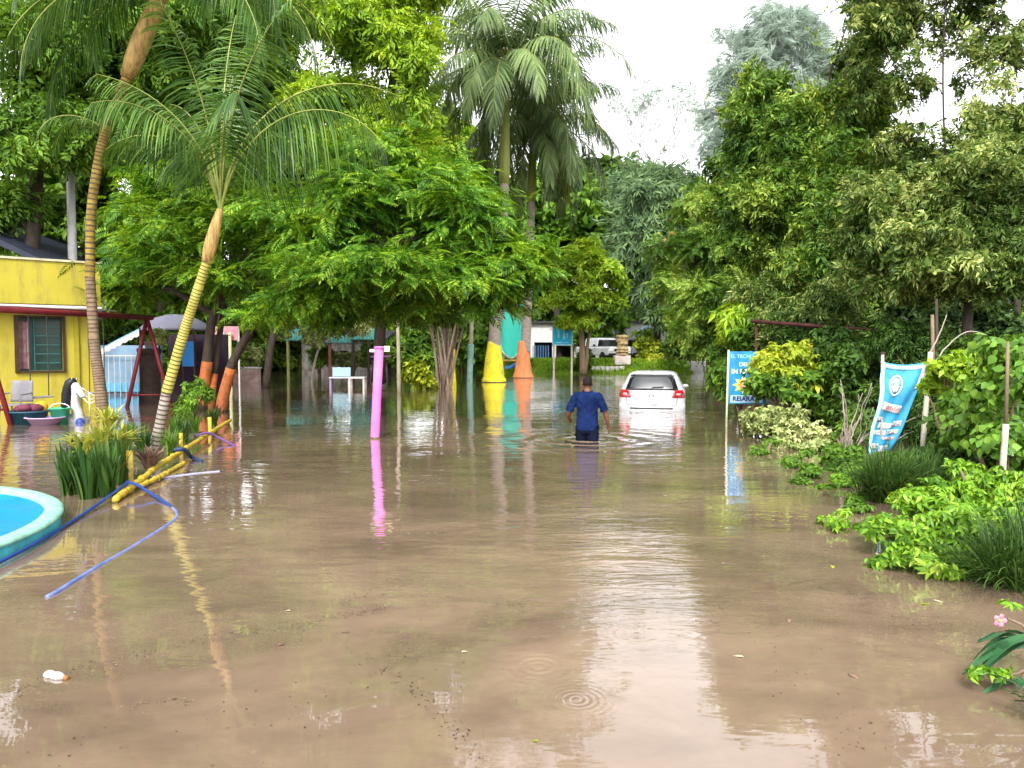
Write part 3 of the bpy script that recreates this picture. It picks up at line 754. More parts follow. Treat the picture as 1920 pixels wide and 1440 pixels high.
# ---------------------------------------------------------------- palms
LM_PALM = leafmat('palm frond', (.02, .06, .01), (.05, .12, .017), (.13, .22, .04), .35, .32, .5, 1.2)
LM_ROYAL = leafmat('royal palm frond', (.065, .115, .045), (.125, .195, .065), (.23, .31, .11), .33, .35, .5, .5)
LM_DRYP = leafmat('ageing palm frond', (.12, .13, .02), (.2, .21, .03), (.3, .28, .06), .35)
M_RACH = mat('frond stalk', (.2, .23, .05), .5, .25, 6)
Z = np.array((0, 0, 1.0))
def frond(name, parent, base, az, elev, L, droop, n, pl, pw, hang, lm, seed, plum=0.0, bare=.14, up=.3, curl=0.0):
    g = np.random.default_rng(seed)
    m = 26; t = np.linspace(0, 1, m)
    el = elev - droop * t ** 1.25
    a = az + curl * t
    d = np.stack((np.cos(el) * np.cos(a), np.cos(el) * np.sin(a), np.sin(el)), 1)
    P = base + np.vstack((np.zeros(3), np.cumsum(d[:-1] * L / (m - 1), 0)))
    ge = Geo().tube(P, np.interp(t, [0, .1, 1], [.028, .018, .004]) * max(1, L / 3), 5, 1, cap=False)
    rV = np.vstack(ge.V); rF = np.array(ge.F)
    rT = np.vstack((rF[:, [0, 1, 2]], rF[:, [0, 2, 3]]))
    n2 = n * 2
    tt = np.repeat(bare + (1 - bare) * (np.arange(n) + .5) / n, 2)
    sg = np.tile((-1.0, 1.0), n)
    pp = np.stack([np.interp(tt, t, P[:, k]) for k in range(3)], 1)
    T = unit(np.stack([np.interp(tt, t, d[:, k]) for k in range(3)], 1))
    hz = np.array((-math.sin(az), math.cos(az), 0.0))
    S = unit(hz - T * (T @ hz)[:, None]); Nn = np.cross(T, S); Nn *= np.sign(Nn[:, 2:] + 1e-6) if False else 1
    an = np.radians(np.interp(tt, [0, 1], [72, 32])) + g.normal(size=n2) * .06
    D = S * (sg * np.sin(an))[:, None] + T * np.cos(an)[:, None] + Nn * (up + plum * g.normal(size=n2))[:, None] - Z * (hang * g.uniform(.7, 1.3, n2))[:, None]
    D = unit(D)
    l = pl * np.interp(tt, [0, .12, .4, .8, 1], [.45, .75, 1, .75, .35]) * g.uniform(.88, 1.08, n2)
    wv = unit(np.cross(D, Nn + .15 * g.normal(size=(n2, 3)))) * (pw / 2)
    q1 = pp + D * (l * .45)[:, None] - Z * (l * hang * .08)[:, None]
    q2 = pp + D * (l * .8)[:, None] - Z * (l * (.05 + hang * .28))[:, None]
    tip = pp + D * l[:, None] - Z * (l * (.12 + hang * .5))[:, None]
    V = np.stack((pp - wv * .5, pp + wv * .5, q1 - wv, q1 + wv, q2 - wv * .7, q2 + wv * .7, tip), 1).reshape(-1, 3)
    F = (np.array([(0, 1, 3), (0, 3, 2), (2, 3, 5), (2, 5, 4), (4, 5, 6)])[None] + (np.arange(n2) * 7)[:, None, None]).reshape(-1, 3)
    VV = np.vstack((rV, V)); FF = np.vstack((rT, F + len(rV)))
    mi = np.concatenate((np.ones(len(rT), int), np.zeros(len(F), int)))
    return link_mesh(name, VV, FF, [lm, M_RACH], parent, mi=mi)
def ringed(path, radii, seg, nring, ridge=.06):
    """trunk with leaf scars: returns Geo with alternating bands"""
    Q = smooth_path(path, nring * 3 + 1); Rr = np.interp(np.linspace(0, 1, len(Q)), np.linspace(0, 1, len(radii)), radii)
    mi = []; g = random.Random(4)
    for i in range(len(Q)):
        if i % 3 == 0: Rr[i] *= 1 + ridge
    for i in range(len(Q) - 1): mi.append(1 if i % 3 == 0 and g.random() < .93 else 0)
    return Geo().tube(Q, Rr, seg, mi)

M_RINGY = mat('yellow palm stem', (.4, .36, .05), .55, .3, 5, .3, 30, col2=(.5, .44, .1))
M_RINGB = mat('brown palm stem', (.19, .13, .085), .8, .45, 8, .4, 30)
M_RINGO = mat('ochre palm stem', (.24, .16, .03), .65, .45, 7, .4, 30)
M_SCAR = mat('dark leaf scar', (.07, .05, .03), .85, .3, 8)
M_SCARY = mat('olive leaf scar', (.1, .085, .02), .8, .3, 8)
M_SHAFT = mat('tan crownshaft', (.22, .11, .035), .55, .4, 7, .5, 14, col2=(.62, .42, .14), stretch=(3, 3, .35))
M_GREYT = mat('grey palm foot', (.26, .23, .2), .85, .3, 8, .5, 26)

# leaning ringed palm in the flower bed
b = W(288, 848, 11.4)
p2 = thing('ringed_palm', 'short leaning palm with yellow ringed stem rising from the flower bed', 'palm', b)
path = [(288, 850, 11.4), (300, 795, 11.4), (312, 735, 11.4)]
ringed([W(*p) for p in path], [.095, .075, .072], 12, 14, .03).build('trunk_foot', [M_GREYT, M_SCAR], p2, smooth=True)
path = [(312, 737, 11.4), (340, 640, 11.4), (362, 570, 11.35), (389, 488, 11.3)]
ringed([W(*p) for p in path], [.078, .074, .07, .066], 12, 40, .06).build('trunk', [M_RINGY, M_SCARY], p2, smooth=True)
cs_ = smooth_path([W(387, 492, 11.3), W(400, 440, 11.3), W(413, 392, 11.3)], 9)
Geo().tube(cs_, [.07, .088, .095, .095, .09, .082, .075, .062, .045], 12).build('crownshaft', M_SHAFT, p2, smooth=True)
cb = W(413, 396, 11.3)
for i, (az, el, Lf, dr, hg, pl) in enumerate([(-12, 74, 3.5, 2.35, 1.3, .85), (14, 80, 3.9, 1.9, 1.0, .8), (96, 86, 3.6, .6, .6, .7), (172, 76, 2.5, 2.0, .9, .62), (205, 82, 2.6, 1.4, .8, .62), (-62, 78, 2.6, 1.9, .9, .66), (-128, 78, 2.5, 1.9, .9, .66), (60, 74, 3.1, 1.8, .8, .7), (140, 80, 2.6, 1.2, .8, .62), (-35, 84, 3.6, 1.2, .7, .75), (250, 86, 3.0, .8, .6, .66)]):
    frond('frond', p2, cb, R(az), R(el), Lf, dr, 58, pl, .022, hg, LM_PALM, 20 + i, bare=.28, up=.15)
frond('spear_leaf', p2, cb, R(80), R(86), 2.2, .3, 14, .2, .02, .1, LM_PALM, 39, bare=.4)

# taller brown ringed palm beside the swing
b = W(197, 806, 14.9)
p1 = thing('ringed_palm', 'tall curving palm with brown ringed trunk in front of the yellow house', 'palm', b)
path = [(197, 808, 14.9), (187, 720, 14.9), (177, 640, 14.9), (169, 520, 14.9)]
ringed([W(*p) for p in path], [.125, .108, .095, .088], 12, 46, .05).build('trunk', [M_RINGB, M_SCAR], p1, smooth=True)
path = [(169, 522, 14.9), (171, 400, 14.9), (186, 295, 14.9), (205, 225, 14.9), (241, 140, 14.9)]
ringed([W(*p) for p in path], [.088, .085, .085, .088, .095], 12, 46, .06).build('upper_trunk', [M_RINGO, M_SCAR], p1, smooth=True)
Geo().tube(smooth_path([W(238, 146, 14.9), W(268, 70, 14.9), (W(300, 0, 14.9)), W(318, -42, 14.9)], 9), [.12, .17, .185, .18, .17, .155, .14, .12, .08], 12).build('crownshaft', M_SHAFT, p1, smooth=True)
cb = W(318, -40, 14.9)
for i, (az, el, Lf, dr) in enumerate([(178, 20, 3.6, 1.9), (205, 38, 3.8, 2.0), (232, 15, 3.4, 1.6), (150, 30, 3.5, 2.1), (-20, 30, 3.4, 2.2), (8, 45, 3.6, 2.0), (-60, 25, 3.2, 1.9), (-100, 30, 3.2, 1.8), (60, 40, 3.6, 1.9), (100, 50, 3.6, 1.5), (268, 62, 3.4, 1.4), (190, 5, 4.2, 1.5), (170, -5, 4.0, 1.4), (-10, 10, 4.0, 1.6), (-35, 0, 3.8, 1.4), (220, -10, 3.8, 1.3), (15, 20, 4.2, 1.8)]):
    frond('frond', p1, cb, R(az), R(el), Lf, dr + .1, 60, .72, .026, .9, LM_PALM, 50 + i, bare=.14, up=.12)
for i, (az, el, Lf, dr) in enumerate([(160, 30, 1.5, 2.0), (215, 25, 1.4, 2.1), (-40, 40, 1.3, 2.0)]):   # young side shoot half way up
    frond('side_frond', p1, W(186, 235, 14.8), R(az), R(el), Lf, dr, 26, .38, .034, .6, LM_PALM, 70 + i, bare=.1)

# two royal palms standing in painted bells
M_YEL = mat('bright yellow paint', (.82, .68, .03), .55, .2, 5, .5, 14, dirt=.7)
M_ORA = mat('salmon orange paint', (.85, .27, .1), .55, .2, 5, .5, 14, dirt=.65)
M_GREYR = mat('grey royal palm trunk', (.33, .28, .24), .85, .3, 5, .5, 20, stretch=(1, 1, 2.5), dirt=.35)
M_GSHAFT = mat('green crownshaft', (.22, .3, .05), .4, .25, 2, .15, 14, stretch=(2, 2, .4), col2=(.34, .34, .08))
def royal(label, base, tr_, sh, rb, rt, bell, fr, seed, L, mp):
    root = thing('royal_palm', label, 'palm', base)
    ringed([W(*p) for p in tr_], [rb, rb * .9, rt], 14, 40, .012).build('trunk', [M_GREYR, M_GREYR], root, smooth=True)
    Q = smooth_path([W(*p) for p in sh], 10)
    Geo().tube(Q, np.interp(np.linspace(0, 1, 10), [0, .12, .6, 1], [rt, rt * 1.25, rt * 1.0, rt * .45]), 12).build('crownshaft', M_GSHAFT, root, smooth=True)
    Geo().lathe(bell, base, 28).build('painted_bell', mp, root, smooth=True, bevel=.01)
    rb_ = max(q[0] for q in bell); Geo().lathe([(rb_ + .004, -.1), (rb_ + .012, .0), (rb_ + .006, .035), (rb_ - .03, .04)], base, 28, cap=False).build('wet_tide_line', mat('wet mud line', (.09, .06, .03), .5, .4, 9), root, smooth=True)
    c = Q[-1]
    g = random.Random(seed)
    for i, (az, el, Lf, dr, old) in enumerate(fr):
        frond('frond', root, c - np.array((0, 0, .25 if el < 20 else 0)), R(az), R(el), L * Lf, dr - .08, 80, 1.1, .065, .68, LM_DRYP if old else LM_ROYAL, seed * 50 + i, plum=.35, bare=.1, up=.1)
    return root
def fan(n, seed, lo=-10, hi=75):
    g = random.Random(seed); o = []
    for i in range(n):
        t = i / (n - 1)
        el = lo + (hi - lo) * t
        o.append((i * 137.5 + g.uniform(-12, 12), el, g.uniform(.88, 1.08), 1.0 + .75 * (1 - abs(t - .45)) + g.uniform(-.1, .15), False))
    return o
by = W(926, 716, 34)
bell1 = [(.0, -.5), (.54, -.5), (.54, .0), (.56, .1), (.53, .17), (.48, .22), (.46, .5), (.41, .95), (.36, 1.3), (.31, 1.62), (.27, 1.85), (.0, 1.86)]
royal('royal palm with a bright yellow painted bell at its foot', (by[0], 34, 0), [(926, 660, 34), (938, 480, 34), (946, 345, 34)], [(946, 347, 34), (947, 240, 34), (951, 110, 34)], .29, .2, bell1,
      fan(30, 3, -15, 78) + [(-75, 5, 1.0, 1.5, False), (-110, -5, 1, 1.4, False)], 5, 6.2, M_YEL)
bo = W(981, 709, 39)
bell2 = [(.0, -.5), (.56, -.5), (.56, .0), (.55, .08), (.46, .28), (.38, .8), (.32, 1.3), (.27, 1.75), (.25, 1.92), (.0, 1.93)]
royal('royal palm with a salmon orange painted bell at its foot', (bo[0], 39, 0), [(985, 660, 39), (992, 500, 39), (996, 378, 39)], [(996, 380, 39), (998, 310, 39), (1002, 215, 39)], .26, .2, bell2,
      fan(27, 8, -40, 72) + [(-10, -30, .95, 1.0, False), (-60, -25, .9, 1.0, False), (205, -40, .85, .9, False), (-25, -48, .8, .8, True), (-80, -20, 1, 1.2, False)], 6, 5.6, M_ORA)

# slender painted trunks and the multi stemmed clump
def slim(name, label, cat, pts, r, m, paint=None, crown=None, group=None, seed=0):
    root = thing(name, label, cat, W(*pts[0]), group)
    Q = smooth_path([W(*p) for p in pts], 12)
    Geo().tube(Q, np.linspace(r, r * .7, 12), 9).build('trunk', m, root, smooth=True)
    if paint: Geo().tube(smooth_path([W(*p) for p in paint[0]], 10), paint[1], 14).build('painted_base', paint[2], root, smooth=True)
    if crown:
        V, F, _ = scatter(bpx(crown[0]), crown[1], crown[2], crown[3], crown[4], seed=seed, clumps=9, up=.5, droop=.5)
        link_mesh('crown', V, F, crown[5], root)
    return root
slim('slender_tree', 'slender tree with a small yellow painted cone at its foot', 'tree', [(846, 735, 29.5), (849, 660, 29.5), (852, 560, 29.5), (856, 470, 29.5)], .075, BK_BROWN,
     ([(845, 740, 29.5), (845, 728, 29.5), (846.5, 712, 29.5), (848.5, 690, 29.5), (850, 655, 29.5)], [.26, .25, .24, .22, .2, .165, .13, .1, .09, .08], M_YEL), ([(858, 480, 40, 40, 29.5)], 300, T_BROAD, .3, .5, LM_MID), seed=21)
slim('slender_tree', 'slender tree with teal painted trunk left of the yellow palm bell', 'tree', [(880, 738, 31), (883, 640, 31), (886, 540, 31), (889, 470, 31)], .1, BK_PALE,
     ([(880, 740, 31), (881, 700, 31), (883, 645, 31)], .125, mat('faded teal paint', (.12, .36, .32), .6, .3, 5, .2, 20, col2=(.35, .5, .45), dirt=.5)), ([(890, 480, 45, 40, 31)], 300, T_BROAD, .3, .5, LM_MID), seed=22)
slim('slender_tree', 'pale thin trunk standing in the water right of the pink post', 'tree', [(748, 742, 26), (747, 660, 26), (745, 560, 26), (748, 470, 26)], .07, BK_PALE, None, ([(750, 470, 45, 40, 26)], 300, T_BROAD, .25, .45, LM_DEEP), seed=23)
slim('slender_tree', 'dark leaning trunk standing in the water under the teal roof', 'tree', [(497, 735, 29), (508, 650, 29), (524, 570, 29), (540, 500, 29)], .15, BK_DARK, None, ([(540, 500, 55, 40, 29)], 300, T_BROAD, .3, .5, LM_DEEP), seed=24)
root = thing('stem_clump', 'clump of many slender brown stems fanning out of the water', 'bush', W(832, 733, 29), )
g = Geo(); rr = random.Random(3)
for i in range(17):
    x0 = 832 + rr.uniform(-10, 12); x1 = 800 + 76 * i / 16 + rr.uniform(-5, 5)
    g.tube(smooth_path([W(x0, 740, 29 + rr.uniform(-.4, .4)), W((x0 * 2 + x1) / 3, 680, 29 + rr.uniform(-.5, .5)), W(x1, rr.uniform(560, 600), 29 + rr.uniform(-1, 1))], 8), np.linspace(.06, .035, 8), 7)
g.build('stems', mat('grey brown stem', (.2, .15, .115), .85, .35, 6, .4, 20), root, smooth=True)
V, F, _ = scatter(bpx([(790, 590, 50, 30, 29), (850, 585, 50, 30, 29), (820, 560, 55, 35, 29)]), 500, T_BAMBOO, .35, .6, seed=31, droop=.8, clumps=14)
link_mesh('foliage', V, F, LM_MID, root)
V, F, _ = scatter(bpx([(782, 705, 22, 28, 28.5), (800, 722, 18, 14, 28.5)]), 260, T_BROAD, .22, .4, seed=32)
o = thing('shrub', 'yellow green shrub at the foot of the brown stem clump', 'shrub', W(785, 730, 28.5)); link_mesh('foliage', V, F, LM_YEL, o)
st = Geo(); [limb_geo(st, [W(785, 735, 28.5), W(785 + k * 8, 700, 28.5)], .04, .02, 5, 5) for k in (-1, 0, 1)]; st.build('stems', BK_BROWN, o)

slim('slender_tree', 'pale leafed sapling leaning in front of the teal shelter roof', 'tree', [(582, 738, 33), (590, 680, 33), (606, 640, 33), (640, 620, 33)], .06, BK_PALE, None, ([(645, 620, 55, 20, 33), (595, 632, 30, 22, 33), (690, 612, 35, 24, 33.4), (560, 615, 40, 24, 33.6)], 900, T_BROAD, .17, .32, LM_VAR), seed=25)
for i, (px, py, rx, ry, D_, lab) in enumerate([(600, 668, 24, 26, 42, 'leafy shrub before the left end of the whitewashed house'), (705, 662, 26, 30, 41, 'leafy shrub before the right end of the whitewashed house'), (655, 674, 30, 12, 42.5, 'low clutter of leaves before the whitewashed house wall')]):
    o = thing('shrub', lab, 'shrub', (W(px, 700, D_)[0], D_, 0)); V, F, CC = scatter(bpx([(px, py, rx, ry, D_), (px + 10, py + 8, rx * .8, ry * .7, D_ - .3)]), 420, T_SMALL, .2, .36, seed=500 + i, clumps=14); link_mesh('foliage', V, F, LM_MID if i < 2 else LM_VAR, o)
    st = Geo(); [limb_geo(st, [np.array((W(px, 700, D_)[0], D_, -.3)), CC[k * 2]], .05, .02, 5, 5) for k in range(4)]; st.build('stems', BK_BROWN, o)
# ---------------------------------------------------------------- yellow house
M_HY = mat('yellow house paint', (.37, .315, .035), .75, .12, 1.2, .15, 40, dirt=.55)
M_HY2 = mat('deeper yellow trim', (.28, .24, .022), .7, .15, 3)
M_DARKW = mat('dark green window glass', (.006, .035, .028), .15, .3, 3, spec=.6)
M_MAROON = mat('maroon painted steel', (.13, .012, .018), .5, .25, 6, .2, 30, dirt=.4)
M_BROWNW = mat('brown wood trim', (.045, .025, .014), .7, .35, 8)
M_WHITE = mat('weathered white paint', (.66, .64, .6), .6, .12, 4, dirt=.45)
M_TIN = mat('white edge tin', (.6, .58, .56), .4, .15, 5, dirt=.3)
h = thing('yellow_house', 'yellow rendered house with a tall plain parapet at the left edge', 'house', (-10.5, 19, 0), None, R(39.1))
g = Geo()
# front wall with a window opening x -1.72..-.78, z 1.01..2.31
g.box((-3.5, .12, 1.0), (3.56, .24, 3.2)); g.box((-.39, .12, 1.0), (.78, .24, 3.2)); g.box((-1.25, .12, .205), (.94, .24, 1.61)); g.box((-1.25, .12, 2.455), (.94, .24, .29))
g.box((-.12, 2.2, 1.0), (.24, 3.92, 3.2))
g.build('wall', M_HY, h, local=True)
Geo().box((-2.65, .06, 3.14), (5.4, .5, 1.06)).build('parapet', M_HY, h, local=True, bevel=.02)
Geo().box((-2.65, .05, 3.69), (5.46, .56, .05)).build('coping', mat('pale worn coping', (.5, .45, .3), .8, .25, 5, dirt=.4), h, local=True)
for xx in (-.06, -.5): Geo().box((xx, -.03, 1.0), (.1, .06, 3.18)).build('pilaster', M_HY2, h, local=True)
Geo().box((-2.6, -.31, 2.55), (5.2, .3, .1)).build('window_hood', M_BROWNW, h, local=True)
Geo().box((-2.6, -.475, 2.56), (5.2, .03, .05)).build('hood_edge', M_TIN, h, local=True)
f = Geo(); f.box((-1.75, -.02, 1.66), (.09, .1, 1.38)); f.box((-.765, -.01, 1.66), (.05, .08, 1.38)); f.box((-1.25, -.02, 2.33), (.9, .1, .04)); f.box((-1.25, -.02, .99), (.98, .1, .04))
wf = f.build('window', M_BROWNW, h, local=True)
Geo().box((-1.25, .17, 1.66), (.94, .02, 1.3)).build('pane', M_DARKW, wf, local=True)
f = Geo()
for k in range(5): f.box((-1.1, .1, 1.2 + k * .22), (.5, .015, .018))
f.box((-1.38, .085, 1.66), (.015, .015, 1.3))
f.build('grille', mat('teal grille bar', (.04, .14, .14), .5), wf, local=True)
f = Geo()
zz = np.linspace(1.06, 2.2, 14); xx = np.linspace(-1.7, -1.5, 9)
f.grid(np.array([[(x, .13 + .02 * math.sin(x * 90), z) for x in xx] for z in zz]))
f.build('curtain', mat('pink and white curtain', (.62, .52, .5), .9, .3, 9, col2=(.3, .06, .1)), wf, local=True, solid=.006)
d = thing('dark_roofed_house', 'house with a dark slate blue pitched roof behind the yellow parapet', 'house', (W(20, 700, 22.4)[0], 22.4, 0))
g = Geo(); a, b_ = W(-160, 372, 22.4), W(104, 499, 22.4)
g.prism([a, b_, b_ + np.array((0, 0, -.18)), a + np.array((0, 0, -.18))], (0, 6, 0)); g.build('roof', mat('dark slate roof', (.02, .024, .04), .6, .3, 4), d)
Geo().box(((a[0] + b_[0]) / 2 - .7, 25.5, 1.6), (abs(b_[0] - a[0]) - 1.6, 5, 3.6)).build('wall', M_WHITE, d)
up = thing('utility_pole', 'pale concrete utility pole rising behind the yellow house', 'pole', W(142, 745, 25))
b0 = W(142, 700, 25); g = Geo().tube([(b0[0], 25, -.4), (b0[0], 25, 4), (b0[0] + .02, 25, 8.6)], [.15, .14, .11], 12); g.build('pole', mat('pale concrete', (.55, .54, .54), .8, .15, 3, .2), up, smooth=True)
g = Geo().box((b0[0], 25, 7.6), (1.5, .1, .1)); g.build('crossarm', BK_BROWN, up)

# ---------------------------------------------------------------- swing set and a swing
sw = thing('swing_set', 'dark red steel swing frame with slanting legs beside the yellow house', 'swing set', (-10.1, 17.5, 0))
A0, A1 = np.array((-10.75, 14.9, 2.36)), np.array((-9.62, 20.0, 2.37))
Geo().tube([A0, A1], .07, 10).build('beam', M_MAROON, sw, smooth=True)
Geo().tube([A0 + (0, 0, .09), A1 + (0, -1.8, .09)], .018, 6).build('beam_highlight', M_TIN, sw, smooth=True)  # white strip stands for the highlight along the beam top
for top, feet in ((A0 + (A1 - A0) * .02, ((-11.2, 15.0), (-10.05, 15.15))), (A0 + (A1 - A0) * .965, ((-10.28, 19.6), (-8.95, 19.9)))):
    for fx, fy in feet:
        Geo().tube([top + (0, 0, -.02), (fx, fy, -.6)], .052, 9).build('leg', M_MAROON, sw, smooth=True)
    p, q = np.array((feet[0][0], feet[0][1], -.6)), np.array((feet[1][0], feet[1][1], -.6))
    for t in (.26,):
        Geo().tube([p + (top - p) * (t + .05), q + (top - q) * (t + .05)], .025, 7).build('crossbar', M_MAROON, sw, smooth=True)
M_CHAIN = mat('dark chain', (.06, .055, .05), .5, .3, 20, metal=.6)
for i, (t, lab) in enumerate([(.3, 'swing with a grey board seat hanging nearest on the red frame'), (.62, 'swing hanging on the red frame beside the brown palm trunk')]):
    p = A0 + (A1 - A0) * t; dv = unit(A1 - A0)
    o = thing('swing', lab, 'swing', (p[0], p[1], .45), 'swings on the red frame')
    for s in (-.24, .24):
        q = p + dv * s
        Geo().tube([(q[0], q[1], 2.31), (q[0] + .01, q[1], 1.4), (q[0], q[1], .5)], .012, 5).build('chain', M_CHAIN, o)
    Geo().box((p[0], p[1], .48), (.2, .56, .035), rot=-math.atan2(dv[0], dv[1])).build('seat', mat('grey swing board', (.3, .3, .32), .6), o, bevel=.008)

# ---------------------------------------------------------------- play things caught by the flood at the house wall
def at(px, py, D=None):
    return G(px, py) if D is None else W(px, py, D)
M_PL = lambda n, c: mat(n, c, .38, .08, 3, dirt=.25)
p = W(77, 763, 15.6); o = thing('ball', 'orange ball resting on the heap of toys by the yellow wall', 'ball', p)
Geo().ball(p, .125, 20, 14).build('shell', M_PL('orange plastic', (.8, .33, .02)), o, smooth=True)
g = Geo(); g.tube([p + .127 * np.array((math.cos(a) * .94, math.sin(a) * .3, math.sin(a) * .92)) for a in np.linspace(0, 2 * np.pi, 25)], .006, 5); g.build('seam', M_PL('yellow plastic', (.8, .55, .05)), o)
p = W(113, 797, 15.4); o = thing('bucket', 'green plastic bucket beside the black and white horse', 'bucket', p)
Geo().lathe([(0, 0), (.12, 0), (.19, .36), (.205, .36), (.205, .38), (.18, .38), (.11, .03), (0, .03)], p + (0, 0, -.02), 24).build('body', M_PL('green plastic', (.05, .42, .22)), o, smooth=True)
Geo().tube([p + (.2 * math.cos(a), 0, .36 + .09 * math.sin(a)) for a in np.linspace(0, np.pi, 12)], .008, 5).build('handle', M_PL('white plastic', (.7, .7, .7)), o)
p = W(85, 800, 15.2); o = thing('basin', 'lilac plastic basin floating under the orange ball', 'basin', p)
Geo().lathe([(0, 0), (.2, 0), (.3, .17), (.33, .17), (.33, .19), (.29, .19), (.19, .02), (0, .02)], p + (0, 0, .01), 28, sx=1.15).build('shell', M_PL('lilac plastic', (.42, .3, .5)), o, smooth=True)
p = W(48, 798, 15.3); o = thing('toy_tub', 'dark teal plastic tub left of the orange ball', 'tub', p)
Geo().lathe([(0, 0), (.28, 0), (.33, .3), (.36, .3), (.36, .33), (.31, .33), (.27, .03), (0, .03)], p + (0, .1, -.03), 26, sx=1.1).build('shell', M_PL('dark teal plastic', (.012, .07, .1)), o, smooth=True)
g = Geo(); [g.ball(p + (x, .1 + y, .33 + z), (r, r, r * .6), 12, 8) for x, y, z, r in ((-.15, 0, 0, .14), (.12, .05, .02, .15), (0, -.1, .03, .13))]
g.build('heap_of_cloth', mat('dark wine cloth', (.12, .03, .05), .9, .4, 8), o, smooth=True)
p = W(30, 792, 15.9); o = thing('plastic_chair', 'grey white plastic chair half sunk behind the tubs', 'chair', p)
M_GP = M_PL('grey white plastic', (.2, .19, .21))
zz = np.linspace(.42, .88, 8)
g = Geo().grid(np.array([[(p[0] + x * (1 - .1 * k / 8), p[1] + .22 + .1 * (z - .42) - .35 * x * x, z - .02) for x in np.linspace(-.24, .24, 9)] for k, z in enumerate(zz)])); g.build('backrest', M_GP, o, solid=.02, smooth=True)
Geo().box(p + (0, 0, .38), (.48, .46, .03)).build('seat', M_GP, o, bevel=.01)
for sx in (-1, 1):
    for sy in (-1, 1): Geo().tube([p + (.2 * sx, .18 * sy, .37), p + (.24 * sx, .22 * sy, -.1)], .02, 6).build('leg', M_GP, o)
    Geo().tube([p + (.24 * sx, -.2, .38), p + (.25 * sx, -.2, .6), p + (.25 * sx, .2, .62)], .018, 6).build('armrest', M_GP, o)
p = W(136, 800, 15.6); o = thing('horse_toy', 'black maned white toy horse standing up out of the flood', 'toy horse', p)
g = Geo()
g.tube(smooth_path([p + v for v in ((.06, .1, -.1), (.07, .1, .2), (.03, .08, .45), (.06, .05, .68), (.08, .03, .84))], 10), [.12, .13, .12, .11, .1, .09, .085, .085, .09, .08], 10)
g.tube([p + v for v in ((.05, .03, .86), (.16, -.02, .78), (.25, -.05, .66))], [.095, .075, .055], 10)
g.ball(p + (.26, -.05, .65), (.06, .055, .05)); g.tube([p + (.03, -.02, .92), p + (.03, -.03, 1.04)], [.03, .008], 6); g.tube([p + (.05, .09, .92), p + (.05, .1, 1.04)], [.03, .008], 6)
g.ball(p + (-.1, .25, .1), (.28, .3, .17))
fuse('body', g, mat('chalk white plastic', (.5, .48, .46), .5, .1, 4, dirt=.4), o, .018, 5, smoothf=.4)
ob = [c for c in o.children][0]; ob.data.transform(Matrix.Translation(Vector(-p)))
g = Geo()
g.tube(smooth_path([p + v for v in ((.07, .02, .98), (-.04, .02, .9), (-.12, .04, .68), (-.16, .05, .42), (-.24, .06, .2))], 9), [.05, .09, .11, .11, .11, .1, .1, .08, .04], 9)
g.build('mane', M_PL('black plastic', (.012, .012, .016)), o, smooth=True)
g = Geo(); g.ball(p + (.2, -.075, .78), .014); g.ball(p + (.17, .06, .78), .014); g.build('eye', M_PL('black plastic', (.012, .012, .016)), o)
g = Geo(); g.ball(p + (.17, -.02, .06), (.09, .09, .13)); g.build('saddle', M_PL('blue plastic', (.02, .06, .3)), o, smooth=True)
p = W(172, 752, 16.6); o = thing('wire_stand', 'bent white wire plant stand by the brown palm', 'plant stand', p)
g = Geo()
for k in range(3):
    a = k * .9
    g.tube(smooth_path([p + (-.22, 0, .1 + .1 * k), p + (-.05, .1 * k, -.05 + .08 * k), p + (.12, 0, .05 + .1 * k), p + (.22, .1, .22 + .06 * k)], 12), .011, 5)
g.tube([p + (-.05, 0, .2), p + (-.05, 0, -.4)], .015, 6); g.tube([p + (.1, .05, .2), p + (.1, .05, -.4)], .015, 6)
g.build('wire', M_WHITE, o, smooth=True)

# ---------------------------------------------------------------- behind: pool yard
pw = thing('mural_wall', 'white and blue painted pool wall seen between palm and swing leg', 'wall', (W(228, 700, 25)[0], 25, 0))
a, b_ = W(186, 700, 25), W(300, 700, 25)
xm = (a[0] + b_[0]) / 2
Geo().box((xm, 25.1, .55), (b_[0] - a[0], .2, 2.2)).build('wall', mat('white and blue mural', (.36, .42, .48), .7, .3, 3.2, col2=(.1, .25, .42), stretch=(1, 1, 1.2)), pw)
Geo().box((xm, 24.96, .25), (b_[0] - a[0] + .1, .1, .3)).build('blue_stripe', mat('pool blue paint', (.1, .34, .52), .6, .25, 5), pw)
g = Geo()
for k in range(11):
    x = a[0] + .02 + k * .19; g.tube([(x, 24.85, -.3), (x, 24.85, 1.35)], .009, 5)
g.tube([(a[0], 24.85, 1.3), (b_[0], 24.85, 1.3)], .016, 5); g.build('railing', M_TIN, pw)
an = thing('awning', 'blue striped awning with white scalloped fringe above the mural wall', 'awning', W(225, 625, 23.5))
a, b_ = W(188, 655, 23), W(262, 618, 23.4)
rows = []
for t in np.linspace(0, 1, 4):
    rows.append([a * (1 - s) + b_ * s + np.array((0, 1.1 * (1 - t) , .32 * (1 - t))) for s in np.linspace(0, 1, 15)])
Geo().grid(np.array(rows)).build('cover', mat('blue awning cloth', (.08, .3, .62), .7, .3, 6, col2=(.3, .55, .7)), an, solid=.02)
rows = [[a * (1 - s) + b_ * s + np.array((0, 0, -zz_ * (.14 + .05 * abs(math.sin(s * 22))))) for s in np.linspace(0, 1, 60)] for zz_ in (0, 1)]
Geo().grid(np.array(rows)).build('fringe', mat('white fringe', (.7, .68, .64), .8, .15, 8), an, solid=.015)
ct = thing('canopy_tent', 'grey domed tarpaulin shelter behind the yellow ringed palm', 'tent', (W(320, 700, 22)[0], 23, 0))
c = W(318, 616, 22.6)
